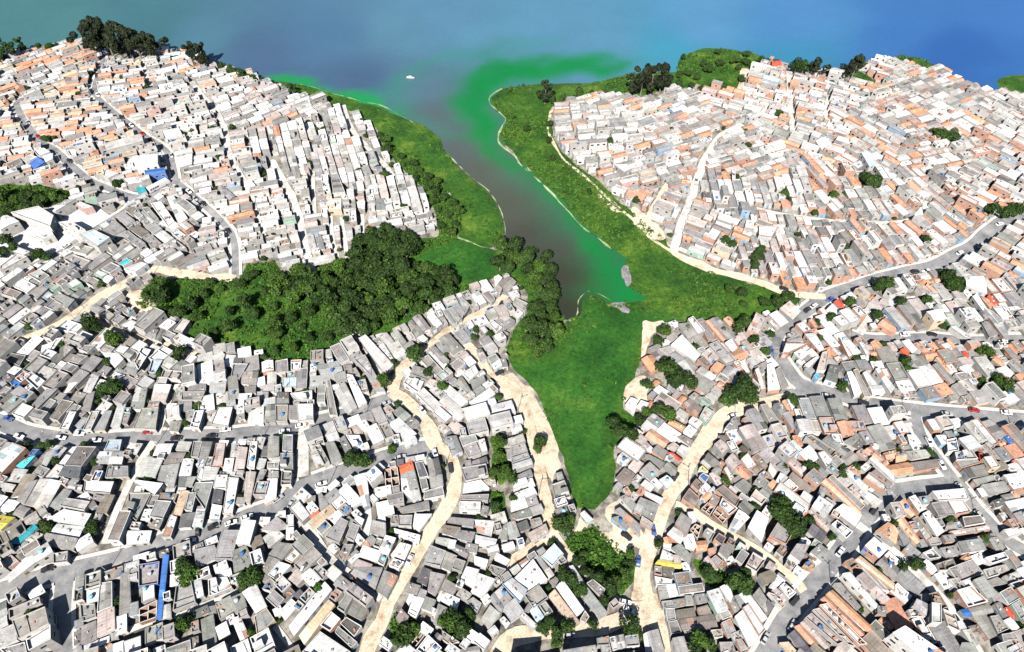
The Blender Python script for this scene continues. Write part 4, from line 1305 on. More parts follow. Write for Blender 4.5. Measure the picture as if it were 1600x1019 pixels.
# palettes by part of the picture: (x,y) -> codes
PAL=[((100,130),'wwwwggsspooott'),((350,180),'wwwwwggssppo'),((480,330),'wwwwwssggpc'),((120,450),'wwgggccsn'),((150,650),'ggggwwcsn'),((350,650),'wwwggcss'),((350,900),'ggwwwcsn'),((600,900),'ggwwwwcs'),((720,600),'wwwggcsp'),((850,800),'wwwggcs'),((1080,750),'ggwwpcnso'),((1100,600),'gwwpgos'),((1100,950),'wwggpno'),((1330,950),'oopwwwggn'),((1500,880),'ggggwwsc'),((1300,720),'gwwgpogs'),((1450,600),'gwwogpgsws'),((1300,450),'gwowwpgsgw'),((1450,350),'oowwpsggsw'),((1150,350),'gwwwwpgocsg'),((1250,250),'owwpsggsw'),((1000,220),'wwwpssogg'),((1300,160),'wwpposswg'),((1500,200),'opwwpsggsw')]
DP=np.array([at(d[0],d[1],4) for d in DIRS]); DA=[]
for (x,y,dx,dy),p in zip(DIRS,DP):
    q=np.array(at(x+dx*3,y+dy*3,4)); v=q-p; DA.append(math.atan2(v[1],v[0]))
# warped nearest-sample map
wX=OX[::4,::4]+(vnoise(OX[::4,::4],OY[::4,::4],30,61)-.5)*16; wY=OY[::4,::4]+(vnoise(OX[::4,::4],OY[::4,::4],30,62)-.5)*16
best=np.full(wX.shape,1e9); REG=np.zeros(wX.shape,int)
for i,p in enumerate(DP):
    d=(wX-p[0])**2+(wY-p[1])**2; k=d<best; best[k]=d[k]; REG[k]=i
def reg(x,y): return REG[min(REG.shape[0]-1,max(0,int((y-Y0)/OG/4))),min(REG.shape[1]-1,max(0,int((x-X0)/OG/4)))]
def hgt(code_rng,px,py):
    r=rnd.random(); h=2.5 if r<.78 else (4.5 if r<.975 else 6.5)
    if py<420: h=2.45 if r<.8 else (4.2 if r<.975 else 6.2)
    return h+rnd.uniform(-.2,.3)
def fillpass(wmin,wmax,lmin,lmax,small):
    for i,p in enumerate(DP):
        jj,ii=np.nonzero(REG==i)
        if len(jj)==0: continue
        free=OCC[np.minimum(jj*4+2,ONY-1),np.minimum(ii*4+2,ONX-1)]==0
        if not free.any(): continue
        xs=X0+(ii[free]*4+2)*OG; ys=Y0+(jj[free]*4+2)*OG
        a=DA[i]; eu=np.array([math.cos(a),math.sin(a)]); ev=np.array([-eu[1],eu[0]])
        U=(xs-p[0])*eu[0]+(ys-p[1])*eu[1]; Vv=(xs-p[0])*ev[0]+(ys-p[1])*ev[1]
        v=Vv.min()-6
        while v<Vv.max()+3:
            far=DIRS[i][1]<470; w=rnd.uniform(wmin,wmax)*(.68 if far and not small else (1 if small else .9))
            sel=(Vv>v-3)&(Vv<v+w+3)
            if sel.any():
                u=U[sel].min()-rnd.uniform(0,6); umax=U[sel].max()+4
                while u<umax:
                    c=p+eu*(u+.8)+ev*(v+w/2)
                    ci=int((c[0]-X0)/OG); cj=int((c[1]-Y0)/OG)
                    if not(0<=ci<ONX and 0<=cj<ONY) or OCC[cj,ci] or reg(*c)!=i: u+=.6; continue
                    ok=False
                    for L in ((rnd.uniform(lmin,lmax)*(.85 if far else 1.0),lmin*.8*(.8 if far else 1),lmin*.55) if not small else (lmin+1,lmin*.7)):
                        Q=np.array([p+eu*(u)+ev*v,p+eu*(u+L)+ev*v,p+eu*(u+L)+ev*(v+w),p+eu*u+ev*(v+w)])
                        if stampq(Q,test=True,step=.8)<(.10 if not small else .16): ok=True;break
                    if ok:
                        stampq(Q); c=Q.mean(0); z=float(bil(H,*c)); px_,py_=proj(c[0],c[1],z)
                        Q=c+(Q-c)*(1-.3/max(2,w))
                        a2=rnd.gauss(0,.02); R=np.array([[math.cos(a2),-math.sin(a2)],[math.sin(a2),math.cos(a2)]]); Q=c+(Q-c)@R.T
                        pal=min(PAL,key=lambda t:(t[0][0]-px_)**2+(t[0][1]-py_)**2)[1]
                        hh=hgt(0,px_,py_) if not small else rnd.uniform(2.0,3.0)
                        HS.append(dict(Q=Q,h=hh,code=rnd.choice(pal),tr=0)); u+=L
                        r=rnd.random(); u+= .3 if r<.6 else (.9 if r<.85 else 1.8)
                    else: u+=.8
            v+=w+(.1 if rnd.random()<.55 else rnd.uniform(.5,1.1))
fillpass(4.2,7.2,7,13,False); n1=len(HS)
fillpass(2.6,3.8,3.6,5,True); n2=len(HS)
print('HOUSES traced',NTR,'filled',n1-NTR,'small',n2-n1)
for t in (HS):
    Q=t['Q']; c=Q.mean(0); zs=bil(H,Q[:,0],Q[:,1]); t['z']=float(zs.mean()); t['zl']=float(zs.min()); t['c']=c
    X,Y=proj(Q[:,0],Q[:,1],np.full(4,t['z']+t['h'])); t['px']=(float(X.mean()),float(Y.mean()))
    A=abs(area(np.stack([X,Y],1))); inn=(X.min()>-10) and (X.max()<1610) and (Y.max()<1040) and (Y.mean()<1012)
    t['A']=A if inn else A*.2
# ---------------------------------------------------------------- house builder
RC={'w':(.78,.78,.76),'W':(.82,.82,.82),'s':(.5,.49,.465),'g':(.3,.295,.285),'d':(.14,.14,.145),'n':(.24,.21,.185),'c':(.35,.33,.31),'p':(.5,.43,.4),
    'o':(.6,.31,.2),'O':(.85,.17,.06),'R':(.75,.1,.06),'T':(.66,.38,.26),'t':(.62,.48,.34),'l':(.5,.64,.78),'L':(.6,.72,.82),'b':(.06,.18,.5),'B':(.05,.42,.5),'y':(.75,.68,.12),'U':(.45,.3,.22)}
WC_=[(.66,.65,.62),(.58,.56,.53),(.5,.48,.45),(.66,.64,.6),(.44,.42,.4),(.36,.34,.32),(.36,.34,.32),(.4,.38,.36),(.56,.31,.22),(.66,.63,.6),(.62,.5,.36),(.3,.42,.55),(.6,.4,.35),(.35,.5,.4)]
BRICK=(.5,.29,.21)
def lerp(a,b,t): return a+(b-a)*t
for t in HS:
    if t['tr'] and abs(t['px'][0]-236)<14 and abs(t['px'][1]-892)<16 and t['code']=='c': t['wall']=(.03,.1,.42)
def house(B,t,seed,wins=True,maxwin=99,tank=None):
    """B: function part-name -> Buf"""
    r=random.Random(seed); Q=t['Q']; h=t['h']; code=t['code']; z0=t['z']; zb=t['zl']-1.5; zt=z0+h
    L=[float(np.hypot(*(Q[(i+1)%4]-Q[i]))) for i in range(4)]
    if L[0]+L[2]<L[1]+L[3]: Q=np.roll(Q,-1,axis=0); L=L[1:]+L[:1]   # edge 0 = long side
    ln,wd=(L[0]+L[2])/2,(L[1]+L[3])/2
    px,py=t['px']; right=px>1000
    if code in 'oOR' : wc=BRICK if r.random()<.5 else r.choice(WC_)
    elif right: wc=BRICK if r.random()<.28 else r.choice(WC_[:6] if r.random()<.6 else WC_)
    elif code=='b': wc=(.1,.2,.5)
    else: wc=r.choice(WC_[:6]) if r.random()<.8 else r.choice(WC_)
    if 'wall' in t: wc=t['wall']
    base=np.array(RC[code]); j=1+r.uniform(-.14,.14); base=np.clip(base*j+np.array([r.uniform(-.015,.02),0,r.uniform(-.02,.015)]),.02,.84)
    q=[tuple(map(float,p)) for p in Q]
    P=lambda s,u:((q[0][0]*(1-s)+q[1][0]*s)*(1-u)+(q[3][0]*(1-s)+q[2][0]*s)*u,(q[0][1]*(1-s)+q[1][1]*s)*(1-u)+(q[3][1]*(1-s)+q[2][1]*s)*u)
    slab=code in 'cU' or (code in 'wspnlby' and r.random()<(.42 if not t['tr'] else .3) and h>2.6)
    tile=code in 'oORT'
    tall=[z0+h]*4; W=B('wall')
    if code=='U':
        wc=(.5,.33,.25)
        th=.22; zf=zt-2.5
        for i in range(4):
            a,b=q[i],q[(i+1)%4]; W.f([(a[0],a[1],zb),(b[0],b[1],zb),(b[0],b[1],zt),(a[0],a[1],zt)],wc,WALL)
        def wl(a,b,zz):
            dx,dy=b[0]-a[0],b[1]-a[1]; l=math.hypot(dx,dy)+1e-6; nx,ny=-dy/l*th,dx/l*th
            W.prism([a,b,(b[0]+nx,b[1]+ny),(a[0]+nx,a[1]+ny)],zf,zz,wc,WALL,(.7,.62,.55))
        for i in range(4): wl(q[i],q[(i+1)%4],zt+.004)
        k=max(2,int(ln/3.2))
        for n in range(1,k): wl(P(n/k+r.uniform(-.05,.05),.03),P(n/k,.97),zt-r.choice([.02,.02,.6,1.2]))
        a=r.uniform(.4,.6); wl(P(.03,a),P(.97,a),zt-.05)
        B('floor').f([(x,y,zf) for x,y in q],(.45,.4,.36),SLAB); return
    # roof surface
    pw=0.0
    if slab:
        pr=r.choice([.35,.6,.9,1.0]) if not t.get('flat') else .3
        ins=.22/max(wd,1.5); il=.22/max(ln,1.5)
        inn=[P(il,ins),P(1-il,ins),P(1-il,1-ins),P(il,1-ins)]; zp=zt+pr; rs=B('roof_slab')
        ns,nt_=max(1,int(ln/3.5)),max(1,int(wd/3.5))
        for a in range(ns):
            for b in range(nt_):
                k=1+r.uniform(-.09,.06); s0,s1=il+(1-2*il)*a/ns,il+(1-2*il)*(a+1)/ns; u0,u1=ins+(1-2*ins)*b/nt_,ins+(1-2*ins)*(b+1)/nt_
                rs.f([(*P(s0,u0),zt),(*P(s1,u0),zt),(*P(s1,u1),zt),(*P(s0,u1),zt)],tuple(np.clip(base*k,.02,.85)),SLAB)
        pc=tuple(np.clip(base*1.1,.02,.84)); PB=B('parapet')
        for i in range(4):
            a,b,c,d=q[i],q[(i+1)%4],inn[(i+1)%4],inn[i]
            PB.f([(a[0],a[1],zt),(b[0],b[1],zt),(b[0],b[1],zp),(a[0],a[1],zp)],wc,WALL)
            PB.f([(a[0],a[1],zp),(b[0],b[1],zp),(c[0],c[1],zp),(d[0],d[1],zp)],pc,WALL)
            PB.f([(d[0],d[1],zp),(c[0],c[1],zp),(c[0],c[1],zt),(d[0],d[1],zt)],wc,WALL)
        if r.random()<.45 and ln>6 and wd>3:   # stair head or rooftop room
            s=r.uniform(.12,.6); u=r.choice([.04,.45]); e=.28; f_=.5
            pp=[P(s,u),P(s+e,u),P(s+e,u+f_),P(s,u+f_)]; hh=r.uniform(1.6,2.5); B('rooftop_room').prism(pp,zt,zt+hh,wc,WALL,tuple(base*r.uniform(.6,1.05)))
        for n_ in range(r.randint(0,4)):
            B(('crate',n_)).box(P(r.uniform(.1,.9),r.uniform(.12,.88)),r.uniform(.2,.9),r.uniform(.15,.5),zt,zt+r.uniform(.2,1.0),r.uniform(0,3),r.choice([(.1,.1,.1),(.6,.58,.54),(.45,.25,.17),(.3,.28,.26),(.1,.2,.4),(.2,.2,.2)]),MISC)
        if r.random()<.5 and ln>5:
            s=r.uniform(.2,.8); a_,b_=P(s,.04),P(s+.02,.96); th=.18; dx,dy=b_[0]-a_[0],b_[1]-a_[1]; l=math.hypot(dx,dy)
            nx,ny=-dy/l*th,dx/l*th; PB.prism([a_,b_,(b_[0]+nx,b_[1]+ny),(a_[0]+nx,a_[1]+ny)],zt+.003,zt+pr*.97,pc,WALL)
    else:
        par=(not tile) and r.random()<.4 and h>2.4
        kind='gable' if (tile and r.random()<.75) or (r.random()<.3) else 'mono'
        if t.get('gable'): kind='gable'; par=False
        rise=wd*(.16 if tile else .07)+.1 if kind=='gable' else min(1.3,wd*r.uniform(.05,.13))*r.choice([1,-1])
        rise=min(rise,1.7) 
        zw=zt-max(0,-rise) if kind=='mono' else zt
        def zr(u):
            if kind=='gable': return zt+rise*(1-abs(2*u-1))
            return zt+(rise*u if rise>0 else -rise*(1-u)+0)
        o=0.03 if par else -.12/max(wd,1); ol=.02 if par else -.10/max(ln,1)
        RB=B('roof'); ns=max(1,int(round(ln/r.choice([2.4,3.6,5])))); us=[o,.5,1-o] if kind=='gable' else ([o,.5,1-o] if wd>4 and r.random()<.6 else [o,1-o])
        mt=TILE if tile else ROOF; th=.1
        for a in range(ns):
            s0,s1=ol+(1-2*ol)*a/ns,ol+(1-2*ol)*(a+1)/ns
            for b in range(len(us)-1):
                u0,u1=us[b],us[b+1]; k=1+r.uniform(-.1,.08); cc=base*k
                if not tile and r.random()<.14: cc=base*r.choice([.5,.7,1.3,1.6]) if (r.random()<.93 or code in 'bBylL') else np.array((.45,.27,.2))
                RB.f([(*P(s0,u0),zr(u0)+th),(*P(s1,u0),zr(u0)+th),(*P(s1,u1),zr(u1)+th),(*P(s0,u1),zr(u1)+th)],tuple(np.clip(cc,.02,.85)),mt,[(s0*ln,u0*wd),(s1*ln,u0*wd),(s1*ln,u1*wd),(s0*ln,u1*wd)])
        ed=tuple(base*.8)
        for u in (us[0],us[-1]):
            a,b=P(ol,u),P(1-ol,u); z=zr(u)
            if u!=us[0]: a,b=b,a
            RB.f([(a[0],a[1],z-.06),(b[0],b[1],z-.06),(b[0],b[1],z+th),(a[0],a[1],z+th)],ed,MISC)
        for s in (ol,1-ol):
            pts=[(*P(s,u),zr(u)) for u in us]
            if s==ol: pts=pts[::-1]
            for a,b in zip(pts[:-1],pts[1:]): RB.f([(a[0],a[1],a[2]-.06),(b[0],b[1],b[2]-.06),(b[0],b[1],b[2]+th),(a[0],a[1],a[2]+th)],ed,MISC)
        # gable and lean-to ends
        if kind=='gable':
            for s in (0,1):
                a,b,c=P(s,0),P(s,.5),P(s,1)
                W.f([(a[0],a[1],zt),(c[0],c[1],zt),(b[0],b[1],zt+rise)][::(1 if s else -1)],wc,WALL)
        else:
            u=1 if rise>0 else 0; ar=abs(rise)
            a,b=P(0,u),P(1,u); W.f([(a[0],a[1],zt),(b[0],b[1],zt),(b[0],b[1],zt+ar),(a[0],a[1],zt+ar)],wc,WALL)
            for s in (0,1):
                a,b=P(s,u),P(s,1-u); W.f([(a[0],a[1],zt),(b[0],b[1],zt),(a[0],a[1],zt+ar)],wc,WALL)
        if par:
            zp=zt+abs(rise)+.35 if kind=='mono' else zt+rise+.15
            il=.17/max(ln,1.5); iu=.17/max(wd,1.5); inn=[P(il,iu),P(1-il,iu),P(1-il,1-iu),P(il,1-iu)]; PB=B('parapet'); pc=tuple(np.clip(np.array(wc)*.9+.12,0,.84))
            for i in range(4):
                a,b,c,d=q[i],q[(i+1)%4],inn[(i+1)%4],inn[i]
                PB.f([(a[0],a[1],zt),(b[0],b[1],zt),(b[0],b[1],zp),(a[0],a[1],zp)],wc,WALL)
                PB.f([(a[0],a[1],zp),(b[0],b[1],zp),(c[0],c[1],zp),(d[0],d[1],zp)],pc,WALL)
                PB.f([(d[0],d[1],zp),(c[0],c[1],zp),(c[0],c[1],zt),(d[0],d[1],zt)],wc,WALL)
        if r.random()<.55:   # loose stones and boards holding the sheets
            for n_ in range(r.randint(1,4)):
                G_=B(('roof_weight',n_))
                s,u=r.uniform(.1,.9),r.uniform(.15,.85); z=zr(u)+th; G_.box(P(s,u),r.uniform(.15,.6),r.uniform(.12,.3),z-.05,z+r.uniform(.12,.4),r.uniform(0,3),r.choice([(.12,.12,.12),(.6,.58,.54),(.45,.25,.17),(.3,.28,.26)]),MISC)
    for i in range(4):
        a,b=q[i],q[(i+1)%4]; W.f([(a[0],a[1],zb),(b[0],b[1],zb),(b[0],b[1],zt),(a[0],a[1],zt)],wc,WALL)
    # tank
    if tank is None: tank=r.random()<((.16 if slab else .06) if py>560 else (.06 if slab else .02))
    if tank and wd>2.6:
        s,u=r.uniform(.2,.8),r.uniform(.25,.75); c=P(s,u); zk=zt+(.0 if slab else .35); rr=r.uniform(.5,.75); T=B('water_tank'); tc=r.choice([(.05,.16,.42),(.08,.25,.5),(.25,.55,.65),(.5,.6,.62)])
        k=10; rg=lambda R,z:[(c[0]+R*math.cos(6.2832*i/k),c[1]+R*math.sin(6.2832*i/k),z) for i in range(k)]
        lo,mi,hi,tp=rg(rr*.82,zk),rg(rr,zk+.9),rg(rr*1.05,zk+.95),rg(rr*.3,zk+1.2)
        for A_,B_ in ((lo,mi),(hi,tp)):
            for i in range(k): T.f([A_[i],A_[(i+1)%k],B_[(i+1)%k],B_[i]],tc,MISC)
        T.f(tp,tc,MISC)
    # windows and a door, proud of the wall
    if wins:
        cam=np.array([0,0]); n=0; order=sorted(range(4),key=lambda i:-(np.array([(q[(i+1)%4][1]-q[i][1]),-(q[(i+1)%4][0]-q[i][0])])@(cam-Q.mean(0)))/max(L[i],.1))
        fl=max(1,int(round(h/2.75)))
        for oi,i in enumerate(order[:3] if maxwin>50 else order[:2]):
            a,b=np.array(q[i]),np.array(q[(i+1)%4]); l=L[i]; d=(b-a)/l; nn=np.array([d[1],-d[0]])
            kk=max(1,int(l/3.2))
            for f_ in range(fl):
                zz=zt-2.0-2.75*f_
                if zz<zb+1.6: continue
                for w_ in range(kk):
                    if n>=maxwin or r.random()<.25: continue
                    m_=(w_+.5)*l/kk; door=(f_==fl-1 and w_==kk//2 and oi==0)
                    ww,hh=(.5,1.9) if door else (r.choice([.5,.6,.8]),1.0); z1=zz if not door else zz-.7
                    c0=a+d*(m_-ww); c1=a+d*(m_+ww); o1=nn*.035; o2=nn*.05
                    key='door' if door else ('window',n)
                    Wb=B(key); fc=(.75,.74,.72) if r.random()<.6 else (.35,.3,.26)
                    if door: fc=r.choice([(.3,.2,.13),(.5,.5,.5),(.2,.3,.4)])
                    e=.09
                    g0,g1=c0+o1-d*e,c1+o1+d*e
                    Wb.f([(*g0,z1-e),(*g1,z1-e),(*g1,z1+hh+e),(*g0,z1+hh+e)],fc,MISC)
                    Wb.f([(*g0,z1+hh+e),(*g1,z1+hh+e),(*(g1-o1),z1+hh+e),(*(g0-o1),z1+hh+e)],fc,MISC)
                    if not door:
                        g0,g1=c0+o2,c1+o2; B(('window',n,'pane')).f([(*g0,z1),(*g1,z1),(*g1,z1+hh),(*g0,z1+hh)],(.03,.03,.03),GLASS)
                    n+=1
# ---------------------------------------------------------------- the settlement
order=sorted(range(len(HS)),key=lambda i:-HS[i]['A'])
IND=set(order[:300])
big=Buf()
for i,t in enumerate(HS):
    if i not in IND: house(lambda k:big,t,1000+i)
o=link('house_rows',big.mesh('house_rows'),MATS); tag(o,'thousands of small tightly packed houses with sheet and tile roofs','houses',kind='stuff')
RDESC={'w':'white roofed','W':'bright white roofed','s':'pale roofed','g':'grey sheet roofed','d':'dark grey roofed','n':'brownish roofed','c':'concrete topped','p':'pinkish roofed','o':'orange tiled','O':'vivid orange roofed','R':'red roofed','T':'salmon tiled','t':'tan roofed','l':'light blue roofed','L':'pale blue roofed','b':'deep blue roofed','B':'teal roofed','y':'yellow roofed','U':'roofless unfinished brick'}
ORD=['','2nd ','3rd ','4th ','5th ','6th ','7th ','8th ','9th ']
def ordn(k):
    if k==0:return ''
    n=k+1; s='th' if 10<=n%100<=20 else {1:'st',2:'nd',3:'rd'}.get(n%10,'th'); return f'{n}{s} '
def nearest_road(c):
    b=(1e9,0,0)
    for q,C in enumerate(ROADC):
        d=np.hypot(C[:,0]-c[0],C[:,1]-c[1]); k=int(d.argmin())
        if d[k]<b[0]: b=(d[k],q,k)
    return b
meta=[]
for i in sorted(IND):
    t=HS[i]; d,q,k=nearest_road(t['c']); C=ROADC[q]; k2=min(max(k,1),len(C)-2); T=C[k2+1]-C[k2-1]; 
    s=T[0]*(t['c'][1]-C[k][1])-T[1]*(t['c'][0]-C[k][0])
    X,Y=proj(C[k][0],C[k][1],0); X2,Y2=t['px']
    P0=np.array(proj(C[0][0],C[0][1],0));P1=np.array(proj(C[-1][0],C[-1][1],0)); hor=abs(P1-P0)[0]>abs(P1-P0)[1]*1.3
    # side judged in the picture
    ta=np.array(proj(*C[k2+1],0))-np.array(proj(*C[k2-1],0))
    if hor:
        side='above' if (ta[0]*(Y2-Y)-ta[1]*(X2-X))*np.sign(ta[0] or 1)<0 else 'below'; along=X2
        endw='left end'
    else:
        side='right of' if (ta[0]*(Y2-Y)-ta[1]*(X2-X))*np.sign(-(ta[1]) or 1)>0 else 'left of'; along=-Y2; endw='bottom'
    ar=area(t['Q']); size='big ' if ar>170 else ('narrow ' if max(1,0)*min(np.hypot(*(t['Q'][1]-t['Q'][0])),np.hypot(*(t['Q'][2]-t['Q'][1])))<4 else '')
    meta.append((size+RDESC[t['code']],side,ROADS[q][0],endw,along,i,t['h']>6))
groups={}
for m_ in meta: groups.setdefault((m_[0],m_[1],m_[2],m_[3]),[]).append(m_)
LAB={}
for k,v in groups.items():
    v.sort(key=lambda m_:m_[4])
    for n,m_ in enumerate(v):
        lb=f"{k[0]} {'tall building' if m_[6] else 'house'} {k[1]} the {k[2]}"
        if len(v)>1: lb+=f", {ordn(n) or 'first '}from its {k[3]}"
        LAB[m_[5]]=lb.replace('  ',' ').replace(' ,',',')
for i in sorted(IND):
    t=HS[i]; parts={}
    house(lambda k:parts.setdefault(k,Buf()),t,1000+i,maxwin=4)
    c=(float(t['c'][0]),float(t['c'][1]),t['z'])
    root=link('house' if t['h']<8 else 'apartment_building',None,[],loc=c)
    tag(root,LAB[i],'house' if t['h']<8 else 'building','houses packed beside the streets')
    obs={}
    for k,b in sorted(parts.items(),key=lambda kv:len(kv[0]) if isinstance(kv[0],tuple) else 0):
        nm=k if isinstance(k,str) else (k[0] if len(k)<3 else k[2])
        b.V=[(x-c[0],y-c[1],z-c[2]) for x,y,z in b.V]
        obs[k]=link(nm,b.mesh(nm),MATS,parent=root if isinstance(k,str) or len(k)<3 else obs[k[:2]])
# ---------------------------------------------------------------- trees
def leafblob(rs,cx,cy,cz,R,n,size):
    v=rs.normal(size=(n,3)); v/=np.linalg.norm(v,axis=1)[:,None]; rad=R*rs.uniform(.55,1.05,n)**.6
    p=np.array([cx,cy,cz])+v*rad[:,None]*np.array([1,1,.8])
    nrm=v+rs.normal(size=(n,3))*.55+np.array([0,0,.25]); nrm/=np.linalg.norm(nrm,axis=1)[:,None]
    a=np.cross(nrm,rs.normal(size=(n,3))); a/=np.linalg.norm(a,axis=1)[:,None]; b_=np.cross(nrm,a)
    s=size*rs.uniform(.6,1.3,n)[:,None]; q=rs.uniform(.55,1,n)[:,None]
    return np.stack([p-a*s-b_*s*q*.4,p-a*s*.1-b_*s*q,p+a*s,p+b_*s*q*.9],1)
def crown(seed,kind):
    rs=np.random.RandomState(seed); L=[]; nb={0:11,1:10,2:12}[kind]
    for k in range(nb):
        if kind==2: cx,cy=rs.normal(size=2)*.38; cz=rs.uniform(.9,2.5); R=rs.uniform(.28,.5)*(1.25-.2*cz)
        else:
            a=rs.uniform(0,6.28); d=rs.uniform(.15,.62) if k else 0; cx,cy=d*math.cos(a),d*math.sin(a); cz=1.0+rs.uniform(-.25,.35)*(1-d)+(.3 if k==0 else 0); R=rs.uniform(.34,.52)
        L.append(leafblob(rs,cx,cy,cz,R,120,.105))
    V=np.concatenate(L).reshape(-1,3); n=len(V)//4
    me=npmesh('crown',V,np.arange(len(V)).reshape(-1,4)); fattr(me,'lf',np.repeat(rs.rand(n),1),'FACE'); return me
def trunk(seed,kind):
    r=random.Random(seed); B=Buf(); top=1.1 if kind<2 else 2.2; col=(1,1,1)
    def limb(a,b,ra,rb,k=6):
        a,b=np.array(a,float),np.array(b,float); d=b-a; d/=np.linalg.norm(d); u=np.cross(d,(.3,.9,.1)); u/=np.linalg.norm(u); w=np.cross(d,u)
        R=lambda c,q:[tuple(c+(u*math.cos(6.283*i/k)+w*math.sin(6.283*i/k))*q) for i in range(k)]
        A,Z=R(a,ra),R(b,rb)
        for i in range(k): B.f([A[i],A[(i+1)%k],Z[(i+1)%k],Z[i]],col,0)
    x=y=0; z=-.15; rr=.09; pts=[(0,0,-.15)]
    for n in range(4):
        nx,ny,nz=x+r.uniform(-.06,.06),y+r.uniform(-.06,.06),z+(top+.15)/4; limb((x,y,z),(nx,ny,nz),rr,rr*.78); rr*=.78; x,y,z=nx,ny,nz
        if n>=1:
            for _ in range(2):
                a=r.uniform(0,6.28); limb((x,y,z),(x+.42*math.cos(a),y+.42*math.sin(a),z+r.uniform(.2,.45)),rr*.6,rr*.2,5)
    return B.mesh('trunk')
CR={k:[crown(20+k*7+j,k) for j in range(4)] for k in (0,1,2)}; TK={k:[trunk(40+k*7+j,k) for j in range(2)] for k in (0,1,2)}
for k in CR:
    for me in CR[k]: me.materials.append(M_LEAF[k])
    for me in TK[k]: me.materials.append(M_BARK)
TL={0:['dark rounded tree','deep green bushy tree'],1:['bright green leafy tree','light green bushy tree'],2:['tall dark eucalyptus tree','tall open crowned tree']}
trees=[]
def add_tree(X,Y,r,k,where,grp,sc=1.0):
    trees.append(dict(X=X,Y=Y,r=r,k=k,where=where,grp=grp))
for X,Y,r,k,p in TREEP:
    x,y=p
    if x<270 and y<100: wh,g='on the far shore at the top left','trees on the northwestern shore'
    elif 270<x<480 and y<150: wh,g='at the lake edge above the left hillside','trees on the northwestern shore'
    elif x<120 and 280<y<410: wh,g='in the dark grove at the left edge','grove at the left edge'
    elif x>840 and y<170 : wh,g='on the far shore right of the inlet','trees on the northeastern shore'
    elif 868<x<1000 and y>800: wh,g='in the ravine below the marsh','trees of the ravine'
    else:
        d,q,kk=nearest_road((X,Y)); wh,g='near the '+ROADS[q][0],'trees between the houses'
    add_tree(X,Y,r,k,wh,g)
def scatter(P,spacing,rmin,rmax,kinds,wh,g,zh=4,dens=1.0,avoid=()):
    W_=polyT(P); lo,hi=W_.min(0),W_.max(0); n=0; pts=[]
    for _ in range(4000):
        p=np.array([rnd.uniform(lo[0],hi[0]),rnd.uniform(lo[1],hi[1])])
        if sdf(W_,np.array([p[0]]),np.array([p[1]]))[0]<.5: continue
        if bil(sdW,p[0],p[1])>-.5: continue
        if any(bil(sdM[a],p[0],p[1])>0 for a in avoid): continue
        if any((p[0]-a)**2+(p[1]-b)**2<spacing**2 for a,b in pts): continue
        if rnd.random()>dens: pts.append((p[0],p[1])); continue
        pts.append((p[0],p[1])); add_tree(p[0],p[1],rnd.uniform(rmin,rmax),rnd.choice(kinds),wh,g)
TB=[(778,392),(800,388),(850,402),(866,422),(866,470),(878,498),(872,530),(858,558),(835,562),(822,530),(832,500),(836,470),(825,440),(800,432),(778,425)]
scatter(TB,5.2,3.6,5.2,[0,0,0,1],'in the dense belt beside the inlet','tree belt beside the inlet')
scatter([(555,385),(600,368),(645,372),(650,400),(640,430),(600,440),(560,430)],5.2,4.2,6.4,[0,0,0],'in the dark clump above the wood','trees of the wood')
scatter([(430,440),(520,425),(600,435),(660,420),(705,430),(715,460),(680,478),(640,500),(590,522),(540,530),(500,480),(430,470)],5.0,3.0,6.0,[0,0,1,0],'in the wood left of the inlet','trees of the wood')
scatter([(215,465),(280,440),(370,446),(430,450),(500,490),(530,535),(440,560),(400,545),(330,530),(300,505),(240,490)],6.5,2.0,4.6,[0,1,1,0],'in the scrub left of the wood','trees of the wood',dens=.75)
scatter(M['bank'],6.0,2.2,3.8,[0,0,1],'on the bank below the left hillside','trees on the left bank')
scatter([(800,150),(850,150),(860,200),(880,260),(930,300),(900,320),(840,250),(800,200)],13,1.8,2.8,[0,1],'in the marsh scrub right of the inlet','trees in the marsh scrub',dens=.7)
scatter([(1060,95),(1110,80),(1180,88),(1165,125),(1145,140),(1080,140),(1050,120)],13,2.5,4.0,[0,0,1],'on the green point at the top right','trees on the northeastern shore',dens=.8)
scatter([(1130,440),(1180,450),(1240,468),(1190,488),(1165,505),(1130,480)],9,2.2,3.4,[0,1],'at the marsh end by the sandy road','trees in the marsh scrub',dens=.6)
for t in HS[::1]: pass
fr=(OCC==0)&(ROADO==0); jj_,ii_=np.nonzero(fr[::4,::4]); pick=NR.permutation(len(jj_)); added=[]
for k_ in pick:
    x,y=X0+(ii_[k_]*4+.5)*OG,Y0+(jj_[k_]*4+.5)*OG
    if any((x-a)**2+(y-b)**2<64 for a,b in added): continue
    j0,i0=jj_[k_]*4,ii_[k_]*4
    if fr[max(0,j0-2):j0+3,max(0,i0-2):i0+3].mean()<.75: continue
    X2,Y2=proj(x,y,bil(H,x,y))
    if not(5<X2<1595 and 70<Y2<1010): continue
    added.append((x,y)); d_,q_,k2_=nearest_road((x,y)); add_tree(x,y,rnd.uniform(1.2,2.4),rnd.choice([0,0,1]),'near the '+ROADS[q_][0],'trees between the houses')
    if len(added)>170: break
def tsize(t):
    X2,Y2=proj(t['X'],t['Y'],3.0); D=math.hypot(t['X'],t['Y'],HC); return t['r']/D*(1 if -20<X2<1620 and Y2<1030 else 0)
trees.sort(key=lambda t:-tsize(t)); rest=trees[300:]; trees=trees[:300]; print('TREES',len(trees)+len(rest))
